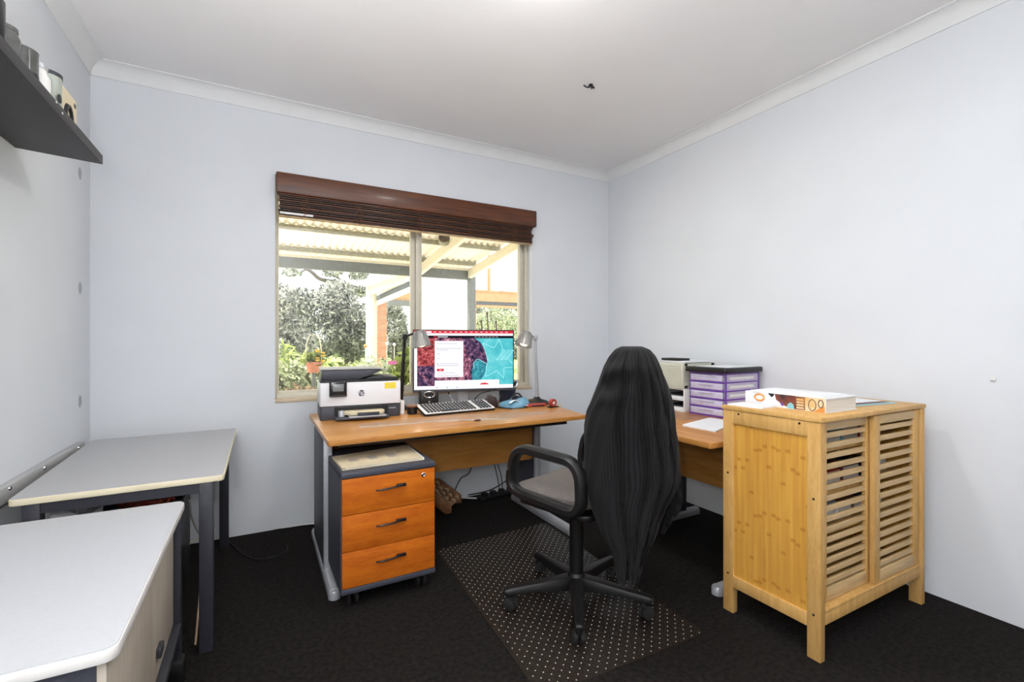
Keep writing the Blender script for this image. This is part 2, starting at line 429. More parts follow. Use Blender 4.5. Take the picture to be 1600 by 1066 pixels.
def obj(name, me, parent=None, loc=None, rot=None):
    o = bpy.data.objects.new(name, me); COL.objects.link(o)
    if parent: o.parent = parent
    if loc: o.location = loc
    if rot: o.rotation_euler = rot
    return o
def tag(o, label, cat, group=None):
    o['label'] = label; o['category'] = cat
    if group: o['group'] = group
    return o
def thing(name, label, cat, loc=(0, 0, 0), rz=0.0, group=None):
    o = bpy.data.objects.new(name, None); COL.objects.link(o)
    o.empty_display_size = 0.05; o.location = loc; o.rotation_euler = (0, 0, rz)
    return tag(o, label, cat, group)
def struct(o):
    o['kind'] = 'structure'; return o
def rrect(x0, x1, y0, y1, r, n=5):
    out = []
    for cx, cy, a0 in ((x1 - r, y1 - r, 0), (x0 + r, y1 - r, 90), (x0 + r, y0 + r, 180), (x1 - r, y0 + r, 270)):
        for k in range(n + 1):
            a = R(a0 + 90 * k / n); out.append((cx + r * math.cos(a), cy + r * math.sin(a)))
    return out
def rpoly(pts, r, n=4):
    out = []; m = len(pts)
    for i in range(m):
        p = Vector(pts[i]).to_2d(); a = (Vector(pts[i - 1]).to_2d() - p).normalized(); b = (Vector(pts[(i + 1) % m]).to_2d() - p).normalized()
        p0 = p + a * r; p1 = p + b * r
        for k in range(n + 1):
            t = k / n; q = p0 * (1 - t) ** 2 + p * 2 * t * (1 - t) + p1 * t * t; out.append((q.x, q.y))
    return out
def spline(pts, n=8, closed=False):
    P = [Vector(p) for p in pts]; m = len(P); out = []
    rng = range(m) if closed else range(m - 1)
    for i in rng:
        p0 = P[(i - 1) % m] if closed or i > 0 else P[i]
        p1 = P[i]; p2 = P[(i + 1) % m]; p3 = P[(i + 2) % m] if closed or i + 2 < m else p2
        for k in range(n):
            t = k / n
            out.append(0.5 * ((2 * p1) + (p2 - p0) * t + (2 * p0 - 5 * p1 + 4 * p2 - p3) * t * t + (3 * p1 - p0 - 3 * p2 + p3) * t ** 3))
    if not closed: out.append(P[-1])
    return out
def text_mesh(txt, size, m, extrude=0.0004, shear=0.0):
    cu = bpy.data.curves.new('lettering', 'FONT'); cu.body = txt; cu.size = size; cu.extrude = extrude; cu.shear = shear
    cu.align_x = 'CENTER'; cu.align_y = 'CENTER'
    t = bpy.data.objects.new('lettering_tmp', cu); COL.objects.link(t)
    dg = bpy.context.evaluated_depsgraph_get()
    me = bpy.data.meshes.new_from_object(t.evaluated_get(dg))
    bpy.data.objects.remove(t); me.materials.clear(); me.materials.append(MATS[m]); return me
def leaves(name, m, blobs, n, size, parent, aspect=2.2, hang=0.0, shell=0.35):
    """many separate leaves scattered through ellipsoids: blobs = (cx,cy,cz,rx,ry,rz)"""
    B = np.array(blobs, float); vol = B[:, 3] * B[:, 5]; pick = RNG.choice(len(B), n, p=vol / vol.sum())
    d = RNG.normal(size=(n, 3)); d /= np.linalg.norm(d, axis=1)[:, None]
    rad = (shell + (1 - shell) * RNG.random(n)) ** 0.6
    c = B[pick, :3] + d * rad[:, None] * B[pick, 3:]
    c += RNG.normal(size=(n, 3)) * 0.04 * B[pick, 3:]
    a = RNG.normal(size=(n, 3)); a[:, 2] -= hang; a /= np.linalg.norm(a, axis=1)[:, None]
    b = np.cross(a, RNG.normal(size=(n, 3))); b /= np.linalg.norm(b, axis=1)[:, None]
    sz = size * (0.6 + 0.8 * RNG.random(n))[:, None]
    v = np.empty((n, 4, 3)); v[:, 0] = c - a * sz / 2; v[:, 1] = c + b * sz / aspect / 2; v[:, 2] = c + a * sz / 2; v[:, 3] = c - b * sz / aspect / 2
    me = bpy.data.meshes.new(name); me.vertices.add(4 * n); me.vertices.foreach_set('co', v.ravel())
    me.loops.add(4 * n); me.loops.foreach_set('vertex_index', np.arange(4 * n, dtype=np.int32))
    me.polygons.add(n); me.polygons.foreach_set('loop_start', np.arange(0, 4 * n, 4, dtype=np.int32))
    me.materials.append(MATS[m]); me.update(calc_edges=True)
    o = obj(name, me, parent); o['kind'] = 'stuff'
    return o

# ================================================================== ROOM
XL, XR, YB, YF, ZC = -0.79, 2.734, 3.25, -1.0, 2.655
WX0, WX1, WZ0, WZ1 = 0.087, 1.937, 0.785, 2.206
TH = 0.24
struct(MB().box(XL - TH, XR + TH, YF - TH, YB + TH, -0.15, 0.0).build('floor', 'carpet', smooth=0))
struct(MB().box(XL - TH, XR + TH, YF - TH, YB + TH, ZC, ZC + 0.15).build('ceiling', 'ceiling_paint', smooth=0))
struct(MB().box(XL - TH, XL, YF, YB, 0, ZC).build('wall_left', 'wall_paint', smooth=0))
struct(MB().box(XR, XR + TH, YF, YB, 0, ZC).build('wall_right', 'wall_paint', smooth=0))
struct(MB().box(XL - TH, XR + TH, YF - TH, YF, 0, ZC).build('wall_front', 'wall_paint', smooth=0))
bw = MB()
bw.box(XL - TH, WX0, YB, YB + TH, 0, ZC).box(WX1, XR + TH, YB, YB + TH, 0, ZC)
bw.box(WX0, WX1, YB, YB + TH, 0, WZ0).box(WX0, WX1, YB, YB + TH, WZ1, ZC)
struct(bw.build('wall_back', 'wall_paint', smooth=0))
# coved cornices
def cove(n=8, p=0.07, h=0.073):
    pr = [(0, 0), (0, -h)]
    pr.append((0.006, -h))
    for k in range(n + 1):
        a = R(90 * k / n)
        pr.append((0.006 + (p - 0.010) * (1 - math.cos(a)), -h + 0.004 + (h - 0.010) * math.sin(a)))
    pr += [(p, -0.006), (p, 0)]
    return pr
def cornice(name, a, b, inward):
    pr = cove(); a = Vector(a); b = Vector(b); inw = Vector(inward); d = (b - a).normalized()
    vs = []
    for base, sg in ((a, 1), (b, -1)):
        for x, z in pr:
            vs.append(base + inw * x + d * (x * sg) + Vector((0, 0, z)))   # mitred ends
    n = len(pr)
    fs = [(i, (i + 1) % n, n + (i + 1) % n, n + i) for i in range(n)] + [tuple(range(n)), tuple(reversed(range(n, 2 * n)))]
    return struct(MB().add(vs, fs).build(name, 'cornice_paint', smooth=35))
cornice('trim_1', (XL, YB, ZC), (XR, YB, ZC), (0, -1, 0))
cornice('trim_2', (XR, YB, ZC), (XR, YF, ZC), (-1, 0, 0))
cornice('trim_3', (XL, YF, ZC), (XL, YB, ZC), (1, 0, 0))
cornice('trim_4', (XR, YF, ZC), (XL, YF, ZC), (0, 1, 0))
# door behind the photographer
d1 = struct(MB().box(1.30, 2.14, YF, YF + 0.035, 0, 2.04).build('door_1', 'white_plastic', bev=0.003))
MB().tube([(1.38, YF + 0.035, 1.0), (1.38, YF + 0.08, 1.0), (1.48, YF + 0.08, 1.0)], 0.009).build('door_handle', 'chrome', d1)

# ------------------------------------------------------------------ window
GY = YB + 0.085
win = struct(bpy.data.objects.new('window_1', None)); COL.objects.link(win)
xs = lambda px: pY(px, 450, GY).x
xa, xm0, xm1, xr0 = xs(434), xs(641), xs(657), xs(809)
zb = pY(450, 612, GY).z; zt = WZ1
fr = MB(); fw = 0.05
MB().box(WX0, xa - 0.006, GY - 0.035, GY + 0.05, WZ0, zt).build('window_frame', 'window_metal', win, bev=0.003)
MB().box(xr0 + 0.045, WX1, GY - 0.035, GY + 0.05, WZ0, zt).build('window_frame', 'window_metal', win, bev=0.003)
MB().box(xa - 0.006, xr0 + 0.045, GY - 0.035, GY + 0.05, WZ0, zb - 0.008).build('window_frame', 'window_metal', win, bev=0.003)
MB().box(xa - 0.006, xr0 + 0.045, GY - 0.035, GY + 0.05, zt - 0.05, zt).build('window_frame', 'window_metal', win, bev=0.003)
# sliding sash stiles
for x0, x1, dy in ((xa - 0.006, xa + 0.006, 0.0), (xm0, xm0 + 0.032, 0.0), (xm1 - 0.042, xm1, -0.018), (xr0, xr0 + 0.018, -0.018), (xr0 + 0.022, xr0 + 0.045, 0.0)):
    MB().box(x0, x1, GY - 0.012 + dy, GY + 0.02 + dy, zb - 0.008, zt - 0.05).build('sash_stile', 'window_metal', win, bev=0.002)
MB().box(xa, xm0, GY - 0.01, GY + 0.018, zb - 0.008, zb + 0.006).build('sash_rail', 'window_metal', win)
MB().box(xm1, xr0, GY - 0.028, GY, zb - 0.008, zb + 0.012).build('sash_rail', 'window_metal', win)
MB().box(xa, xm0 + 0.01, GY + 0.004, GY + 0.009, zb, zt - 0.05).build('window_pane', 'window_glass', win, smooth=0)
MB().box(xm1 - 0.01, xr0 + 0.004, GY - 0.014, GY - 0.009, zb, zt - 0.05).build('window_pane', 'window_glass', win, smooth=0)
MB().box(WX0, WX1, YB - 0.006, GY - 0.035, WZ0, WZ0 + 0.022).build('window_sill', 'window_sill', win, bev=0.002)

# ------------------------------------------------------------------ blind
bl = thing('roman_blind', 'dark brown wooden slat blind drawn up at the top of the window', 'blind', (0, YB, 0))
bx0, bx1 = WX0 + 0.004, 1.945
MB().box(bx0, bx1, -0.070, -0.004, 2.078, 2.205).build('valance', 'blind_wood', bl, bev=0.008, seg=3)
MB().box(bx0 + 0.01, bx1 - 0.01, -0.02, 0.03, 2.17, 2.2).build('head_rail', 'slate_frame', bl)
for i in range(11):
    z = 2.080 - i * 0.0122; dy = random.uniform(-0.008, 0.006)
    MB().box(bx0 + 0.012 + random.uniform(0, .01), bx1 - 0.03 + random.uniform(-.01, .012), -0.052 + dy, -0.010 + dy, z - 0.0095, z).build('slat', 'blind_slat' if i % 3 else 'blind_wood', bl, bev=0.0025, seg=1)
MB().box(bx0 + 0.015, bx1 - 0.03, -0.05, -0.012, 1.938, 1.946).build('bottom_rail', 'pale_wood', bl, bev=0.002)
MB().box(bx0 + 0.02, bx0 + 0.21, -0.058, -0.051, 1.952, 1.966).build('bottom_clip', 'white_plastic', bl, bev=0.002)
for px in (476, 560, 657, 734, 803):
    x = pY(px, 340, YB - 0.055).x
    pts = []
    for k in range(26):
        t = k / 25; pts.append((x + 0.022 * math.sin(t * 19 + px), -0.061 - 0.005 * math.cos(t * 19), 2.07 - 0.125 * t + 0.012 * math.sin(t * 31)))
    MB().tube(pts, 0.0016, 5).build('cord', 'cord', bl)

# ------------------------------------------------------------------ ceiling lamp (its lower rim is just above the frame)
LX, LY = 1.01, 1.53
lampc = thing('ceiling_light', 'round flush white ceiling light above the middle of the room', 'ceiling light', (LX, LY, ZC))
MB().lathe([(0.13, 0.0), (0.135, -0.012), (0.125, -0.022), (0.0, -0.022)], 32, cap=False).build('base', 'white_plastic', lampc)
MB().lathe([(0.12, -0.022), (0.118, -0.035), (0.10, -0.05), (0.06, -0.060), (0.001, -0.063)], 32, cap=False).build('diffuser', 'ceiling_glow', lampc)
la = bpy.data.lights.new('ceiling_lamp_light', 'AREA'); la.shape = 'DISK'; la.size = 0.22; la.energy = 10.0; la.color = (1.0, 0.985, 0.97)
lo = bpy.data.objects.new('ceiling_lamp_light', la); COL.objects.link(lo); lo.location = (LX, LY, ZC - 0.068)
lp = bpy.data.lights.new('ceiling_lamp_side_light', 'POINT'); lp.energy = 1.2; lp.shadow_soft_size = 0.09; lp.color = (1.0, 0.975, 0.95)
lo2 = bpy.data.objects.new('ceiling_lamp_side_light', lp); COL.objects.link(lo2); lo2.location = (LX, LY, ZC - 0.17)

hk = thing('ceiling_hook', 'small black hook with a stub of wire fixed in the ceiling', 'hook', (1.689, 2.165, ZC))
MB().lathe([(0.012, 0.0), (0.014, -0.006), (0.007, -0.010)], 12).build('plate', 'black_plastic', hk)
MB().tube(spline([(0.0, 0, -0.008), (-0.012, 0.006, -0.016), (-0.03, 0.012, -0.012), (-0.038, 0.016, -0.004)], 5), 0.004, 6).build('hook', 'black_plastic', hk)
MB().tube([(0.004, 0, -0.006), (0.0, -0.006, -0.022), (-0.004, -0.01, -0.03)], 0.003, 6).build('wire', 'black_rubber', hk)
MB().tube(spline([(0.012, 0, -0.004), (0.022, -0.004, -0.014), (0.012, -0.01, -0.022), (0.002, -0.004, -0.016)], 5), 0.0035, 6).build('loop', 'black_plastic', hk)

for z, wd in ((2.01, 'topmost of three patches, just under the shelf end'), (1.436, 'middle one of three patches in a column'), (0.868, 'lowest of three patches, just above the grey table')):
    o = MB().lathe([(0.0235, 0), (0.023, 0.001), (0.001, 0.0016)], 18, Matrix.Translation((XL, 3.09, z)) @ Matrix.Rotation(PI / 2, 4, 'Y') @ Matrix.Scale(1.35, 4, (1, 0, 0))).build('filler_patch', 'filler')
    tag(o, 'grey filler patch on the left wall, ' + wd, 'filler patch')
pin = thing('picture_hook', 'tiny square picture hook stuck on the bare right wall', 'hook', (XR, 0.772, 1.01))
MB().box(-0.003, 0, -0.009, 0.009, -0.009, 0.009).build('pad', 'white_plastic', pin, bev=0.001)
MB().box(-0.008, -0.003, -0.008, 0.008, -0.010, -0.006).build('lip', 'silver_metal', pin)

# ================================================================== WALL SHELF (left)
sh = thing('wall_shelf', 'dark grey floating shelf high on the left wall, holding jars and boxes', 'shelf', (XL, 2.379, 1.88))
MB().prism([(0.001, 0.0), (0.25, -0.017), (0.25, 0.018), (0.001, 0.035)], 0, 1.30, Matrix(((1, 0, 0, 0), (0, 0, -1, 0), (0, 1, 0, 0), (0, 0, 0, 1)))).build('board', 'shelf_slate', sh, bev=0.0015)
for dy, dz in ((-0.48, 0.013), (-0.43, 0.001)):
    MB().box(0.249, 0.2515, dy - 0.004, dy + 0.004, dz - 0.003, dz + 0.002).build('paint_chip', 'white_plastic', sh)
def shz(x): return 1.9155 - (x - XL) * 0.068
g = 'jars and boxes on the wall shelf'
def tagat(o, l, c): return tag(o, l, c, g)
b0 = thing('game_box', 'cream box with a big black ring on its side at the shelf end', 'box', (-0.645, 2.215, shz(-0.605)), 0, g)
MB().box(-0.002, 0.04, -0.115, 0.115, 0.001, 0.165).build('carton', 'cream_card', b0, bev=0.0015)
rg = [(0.0405, 0.02 + 0.032 * math.cos(a) , 0.062 + 0.048 * math.sin(a)) for a in [2 * PI * k / 24 for k in range(24)]]
MB().tube(rg, 0.009, 6, closed=True).build('printed_ring', 'black_plastic', b0)
MB().box(0.040, 0.0406, -0.108, -0.045, 0.01, 0.12).build('printed_patch', 'flower_yellow', b0)
MB().box(0.040, 0.0408, -0.10, -0.07, 0.06, 0.10).build('printed_patch', 'red_plastic', b0)
MB().box(0.040, 0.0408, 0.085, 0.105, 0.135, 0.15).build('printed_mark', 'charcoal_plastic', b0)
c1 = thing('tin_can', 'pale grey-green tin with a black spot beside the ring box', 'tin', (-0.60, 2.03, shz(-0.565)), 0, g)
MB().lathe([(0.034, 0.0), (0.036, 0.003), (0.036, 0.115), (0.037, 0.118)], 24).build('can_body', 'tin_green', c1)
MB().lathe([(0.038, 0.118), (0.038, 0.13), (0.03, 0.133)], 24).build('lid', 'charcoal_plastic', c1)
MB().lathe([(0.014, 0), (0.014, 0.002)], 16, Matrix.Translation((0.034, -0.012, 0.05)) @ Matrix.Rotation(R(90), 4, 'Y')).build('spot', 'black_plastic', c1)
c2 = thing('glass_jar', 'clear pale jar with white contents between the tin and the dark jar', 'jar', (-0.60, 1.945, shz(-0.57)), 0, g)
MB().lathe([(0.03, 0.0), (0.034, 0.004), (0.034, 0.075), (0.026, 0.088), (0.026, 0.10)], 24).build('jar_body', 'white_plastic', c2)
MB().lathe([(0.028, 0.10), (0.028, 0.114)], 24).build('lid', 'silver_metal', c2)
b1 = thing('carton_box', 'tall cream carton standing against the wall behind the jars', 'box', (-0.695, 2.15, shz(-0.66)), 0, g)
MB().box(-0.033, 0.035, -0.09, 0.09, 0.007, 0.172).build('carton', 'cream_card', b1, bev=0.0015)
MB().box(0.0351, 0.0356, -0.09, -0.02, 0.155, 0.1705).build('printed_strip', 'charcoal_plastic', b1)
c3 = thing('glass_jar', 'dark grey glass jar with a black base on the shelf', 'jar', (-0.605, 1.85, shz(-0.56)), 0, g)
MB().lathe([(0.036, 0.0), (0.04, 0.004), (0.040, 0.10), (0.041, 0.106), (0.034, 0.109)], 24).build('jar_body', 'glass_grey', c3)
MB().lathe([(0.0405, 0.004), (0.0405, 0.04)], 24).build('label_band', 'black_plastic', c3)
c4 = thing('glass_jar', 'smoky glass jar with a bright highlight, next to the black can', 'jar', (-0.605, 1.755, shz(-0.57)), 0, g)
MB().lathe([(0.030, 0.0), (0.034, 0.004), (0.034, 0.085), (0.028, 0.10), (0.028, 0.105)], 24).build('jar_body', 'glass_grey', c4)
MB().lathe([(0.029, 0.105), (0.029, 0.115)], 24).build('lid', 'glass_grey', c4)
c5 = thing('spray_can', 'black spray can, the tallest of the cans on the shelf', 'can', (-0.605, 1.665, shz(-0.57)), 0, g)
MB().lathe([(0.032, 0.0), (0.034, 0.004), (0.034, 0.135), (0.022, 0.152)], 24).build('can_body', 'black_gloss', c5)
MB().lathe([(0.02, 0.152), (0.02, 0.175), (0.015, 0.18)], 20).build('cap', 'black_plastic', c5)

# ================================================================== LEFT TABLES
tz = 0.66
A = [pZ(*p, tz) for p in ((10, 783), (350, 742), (370, 669), (140, 690))]
ta = thing('side_table', 'mid grey table with cream edging and dark square legs in the corner', 'table', (0, 0, 0))
quad = [(p.x, p.y) for p in A]
quad[3] = (quad[3][0], quad[3][1] + 0.03)
MB().prism(rpoly(quad, 0.02), tz - 0.022, tz - 0.0005).build('edge_band', 'cream_edge', ta, bev=0.002)
ins = [(x + (0.003 if i in (0, 3) else -0.003), y + (0.003 if i < 2 else -0.003)) for i, (x, y) in enumerate(quad)]
MB().prism(rpoly(ins, 0.018), tz - 0.004, tz + 0.0005).build('table_top', 'mid_grey_laminate', ta)
ax0, ax1, ay0, ay1 = quad[0][0] + 0.03, quad[1][0] - 0.035, quad[0][1] + 0.012, quad[2][1] - 0.03
for x in (ax0, ax1 - 0.045):
    for y in (ay0, ay1 - 0.045):
        MB().box(x, x + 0.045, y, y + 0.045, 0, tz - 0.022).build('leg', 'slate_frame', ta, bev=0.003)
MB().box(ax0 + 0.045, ax1 - 0.045, ay0 + 0.006, ay0 + 0.03, tz - 0.06, tz - 0.022).build('apron', 'slate_frame', ta)
MB().box(ax0 + 0.045, ax1 - 0.045, ay1 - 0.03, ay1 - 0.006, tz - 0.06, tz - 0.022).build('apron', 'slate_frame', ta)
for x in (ax0 + 0.006, ax1 - 0.03):
    MB().box(x, x + 0.024, ay0 + 0.045, ay1 - 0.045, tz - 0.06, tz - 0.022).build('apron', 'slate_frame', ta)
rail = thing('wall_rail', 'grey metal rail bolted to the left wall behind the grey table', 'rail', (XL, 0, 0.69))
MB().box(0.0005, 0.03, 1.95, 3.05, -0.075, -0.018)  .build('rail_body', 'mid_grey_laminate', rail, bev=0.004)
for y in (2.25, 2.55, 2.95):
    MB().lathe([(0.008, 0.0), (0.007, 0.004)], 10, Matrix.Translation((0.030, y, -0.030)) @ Matrix.Rotation(R(90), 4, 'Y')).build('bolt', 'chrome', rail)

cz = 0.61
cbn = thing('sliding_door_cabinet', 'low cabinet with light grey top and beige sliding doors', 'cabinet', (0, 0, 0))
cx0, cx1, cy0, cy1 = XL + 0.006, -0.228, 1.095, 1.99
MB().prism(rrect(cx0, cx1, cy0, cy1, 0.025), cz - 0.026, cz - 0.001).build('edge_band', 'white_edge', cbn, bev=0.004)
MB().prism(rrect(cx0 + 0.003, cx1 - 0.003, cy0 + 0.003, cy1 - 0.003, 0.023), cz - 0.004, cz + 0.0005).build('worktop', 'light_grey_laminate', cbn)
MB().box(cx0 + 0.01, -0.262, cy0 + 0.02, cy0 + 0.04, 0.05, cz - 0.026).build('side_panel', 'slate', cbn)
MB().box(cx0 + 0.01, -0.262, cy1 - 0.04, cy1 - 0.02, 0.05, cz - 0.026).build('side_panel', 'slate', cbn)
MB().box(cx0 + 0.01, cx0 + 0.025, cy0 + 0.04, cy1 - 0.04, 0.05, cz - 0.026).build('back_panel', 'slate', cbn)
MB().box(cx0 + 0.01, -0.27, cy0 + 0.04, cy1 - 0.04, 0.05, 0.075).build('bottom_panel', 'slate', cbn)
d_ = MB().box(-0.262, -0.248, cy0 + 0.02, 1.545, 0.215, cz - 0.027).build('sliding_door', 'beige_door', cbn, bev=0.001)
d2 = MB().box(-0.268, -0.255, 1.535, cy1 - 0.06, 0.215, cz - 0.027).build('sliding_door', 'beige_door', cbn, bev=0.001)
MB().box(-0.256, -0.243, 1.63, 1.68, 0.275, 0.300).build('handle', 'charcoal_plastic', d2, bev=0.002)
MB().tube([(-0.257, 1.60, 0.55), (-0.252, 1.60, 0.55)], 0.004).build('stud', 'white_plastic', d2)
MB().box(-0.285, -0.232, cy0 + 0.03, cy1 - 0.055, 0.188, 0.212).build('bottom_track', 'charcoal_plastic', cbn, bev=0.004)
MB().box(-0.32, -0.285, cy0 + 0.04, cy1 - 0.06, 0.075, 0.2).build('plinth', 'slate', cbn)
MB().box(-0.262, -0.236, cy1 - 0.058, cy1 - 0.022, 0.06, cz - 0.027).build('post', 'slate_frame', cbn, bev=0.002)
for y in (cy0 + 0.022, cy1 - 0.058):
    MB().box(-0.36, -0.222, y - 0.012, y + 0.046, 0.0, 0.088).build('foot', 'black_plastic', cbn, bev=0.012)

# under-table clutter
cr = thing('storage_crate', 'dark plastic crate under the grey table, full of red cable', 'crate', (-0.44, 2.72, 0))
MB().box(-0.19, 0.13, -0.16, 0.16, 0.0, 0.015).build('crate_base', 'black_plastic', cr)
for x0, x1, y0, y1 in ((-0.19, -0.18, -0.16, 0.16), (0.12, 0.13, -0.16, 0.16), (-0.18, 0.12, -0.16, -0.15), (-0.18, 0.12, 0.15, 0.16)):
    MB().box(x0, x1, y0, y1, 0.015, 0.43).build('crate_side', 'black_plastic', cr, bev=0.002)
MB().box(-0.18, 0.12, -0.15, 0.15, 0.38, 0.39).build('crate_shelf', 'charcoal_plastic', cr)
cc = thing('extension_cord', 'coil of orange-red extension cord lying in the dark crate', 'cord', (-0.44, 2.72, 0.391))
for j in range(3):
    pts = []
    for k in range(70):
        a = k * 0.36 + j; pts.append((-0.03 + (0.09 + 0.025 * math.sin(k * 1.3 + j)) * math.cos(a), (0.10 + 0.02 * math.cos(k * 0.9)) * math.sin(a), 0.012 + 0.03 * j + 0.10 * (k / 70) * (0.5 + 0.5 * math.sin(k))))
    MB().tube(pts, 0.006, 6).build('coil', 'orange_cable' if j != 1 else 'red_plastic', cc)
bag = thing('plastic_bag', 'crumpled white plastic bag under the grey table', 'bag', (-0.645, 2.37, 0))
bm_ = MB(); prof = []
vs = []; nseg, nring = 18, 9
for i in range(nring):
    t = i / (nring - 1); rr = 0.12 * (0.75 + 0.5 * math.sin(t * 2.6)) * (1.0 if t < 0.8 else 0.75)
    for k in range(nseg):
        a = 2 * PI * k / nseg; q = rr * (1 + 0.16 * math.sin(a * 4 + i * 1.7) + 0.08 * math.sin(a * 7 + i))
        vs.append((q * math.cos(a), q * math.sin(a), 0.001 + 0.53 * t + (0.03 * math.sin(a * 3) if i == nring - 1 else 0)))
fs = [(i * nseg + k, i * nseg + (k + 1) % nseg, (i + 1) * nseg + (k + 1) % nseg, (i + 1) * nseg + k) for i in range(nring - 1) for k in range(nseg)] + [tuple(reversed(range(nseg)))]
MB().add(vs, fs).build('bag_body', 'paper', bag, smooth=25)
for sx in (-1, 1):
    MB().bar(spline([(0.05 * sx, -0.03, 0.52), (0.045 * sx, -0.02, 0.57), (0.035 * sx, 0.02, 0.57), (0.04 * sx, 0.04, 0.52)], 6), 0.03, 0.003).build('bag_handle', 'paper', bag)
o = MB().tube(spline([(-0.20, 2.80, 0.60)] + [tuple(pY(*q, 2.80)) for q in ((288, 768), (296, 785), (299, 806), (306, 824), (313, 836))], 8), 0.0055, 6).build('power_cable', 'cable_grey')
tag(o, 'grey-green cable hanging down beside the table leg in the corner', 'cable')
o = MB().tube(spline([tuple(pY(*q, 2.86)) for q in ((316, 836), (309, 842), (296, 850), (284, 859), (276, 864))], 8), 0.0045, 6).build('power_cable', 'cream_edge')
tag(o, 'pale yellow cable slanting down behind the table leg', 'cable')
o = MB().tube(spline([(-0.62, 2.5, 0.57), (-0.45, 2.35, 0.545), (-0.30, 2.3, 0.55), (-0.20, 2.35, 0.60)], 8), 0.005, 6).build('power_cable', 'black_rubber')
tag(o, 'black cable sagging under the front of the grey table', 'cable')
p0 = pZ(357, 843, 0.006); pp = [(p0.x, p0.y - 0.02, 0.006)] + [tuple(pZ(*q, 0.005)) for q in ((365, 853), (380, 866), (400, 874), (425, 871), (447, 862), (449, 852))]
o = MB().tube(spline(pp, 8), 0.004, 6).build('loose_cable', 'black_rubber')
tag(o, 'thin black cable curling loose on the carpet near the back wall', 'cable')
o = MB().tube([(-0.215, 2.155, 0.004), (-0.205, 2.30, 0.26)], 0.004, 6).build('wooden_stick', 'pale_wood')
tag(o, 'thin pale stick leaning beside the table leg', 'stick')

# ================================================================== BACK DESK
dz = 0.72
dk = thing('desk', 'beech desk with the monitor and printer, standing under the window', 'desk', (0, 0, 0))
top = [(0.272, 2.235), (1.752, 2.285), (1.872, 3.14), (0.272, 3.14)]
MB().prism(rpoly(top, 0.012), dz - 0.025, dz).build('desk_top', 'desk_beech', dk, bev=0.0015)
def cleg(parent, x, yb, yf, pan0, pan1, t=0.05, mirror=False):
    """C-frame leg: round-topped foot along Y, upright panel with a pale front strip"""
    MB().prism([(-t / 2, 0), (t / 2, 0), (t / 2, 0.03), (t * .3, 0.046), (-t * .3, 0.046), (-t / 2, 0.03)], yf, yb,
               Matrix(((1, 0, 0, x), (0, 0, 1, 0), (0, 1, 0, 0), (0, 0, 0, 1)))).build('foot', 'silver_metal', parent, bev=0.003)
    MB().lathe([(0.027, 0.0), (0.027, 0.03), (0.022, 0.038), (0.001, 0.040)], 20, Matrix.Translation((x, yf, 0.004))).build('foot_cap', 'silver_metal', parent)
    MB().box(x - 0.018, x + 0.018, pan0 + 0.025, pan1, 0.044, dz - 0.025).build('leg_panel', 'slate', parent, bev=0.002)
    MB().box(x - 0.020, x + 0.020, pan0, pan0 + 0.025, 0.044, dz - 0.025).build('leg_strip', 'silver_metal', parent, bev=0.004)
cleg(dk, 0.300, 3.04, 2.25, 2.47, 2.95)
cleg(dk, 1.66, 3.04, 2.30, 2.70, 2.95)
MB().box(0.33, 1.63, 2.32, 2.35, dz - 0.05, dz - 0.025).build('edge_shade_bar', 'black_plastic', dk)  # black bar stands in for the shade under the desk's front edge
MB().box(0.33, 1.64, 2.74, 2.758, 0.365, dz - 0.035).build('modesty_panel', 'desk_beech', dk, bev=0.001)
# ------------------------------------------------------------------ right desk
dr = thing('desk', 'beech return desk with purple drawers, along the right wall', 'desk', (0, 0, 0))
MB().prism(rpoly([(1.742, 1.392), (2.715, 1.375), (2.715, 2.262), (1.742, 2.262)], 0.012), dz - 0.025, dz).build('desk_top', 'desk_beech_y', dr, bev=0.0015)
MB().box(2.22, 2.238, 1.45, 2.20, 0.365, dz - 0.035).build('modesty_panel', 'desk_beech_y', dr, bev=0.001)
for y in (1.445, 2.20):
    MB().prism([(-0.025, 0), (0.025, 0), (0.025, 0.03), (0.015, 0.046), (-0.015, 0.046), (-0.025, 0.03)], 1.86, 2.62,
               Matrix(((0, 0, 1, 0), (1, 0, 0, y), (0, 1, 0, 0), (0, 0, 0, 1)))).build('foot', 'silver_metal', dr, bev=0.003)
    MB().lathe([(0.027, 0.0), (0.027, 0.03), (0.022, 0.038), (0.001, 0.040)], 20, Matrix.Translation((1.86, y, 0.004))).build('foot_cap', 'silver_metal', dr)
    MB().box(2.07, 2.50, y - 0.018, y + 0.018, 0.044, dz - 0.025).build('leg_panel', 'slate', dr, bev=0.002)
    MB().box(2.045, 2.07, y - 0.02, y + 0.02, 0.044, dz - 0.025).build('leg_strip', 'silver_metal', dr, bev=0.004)

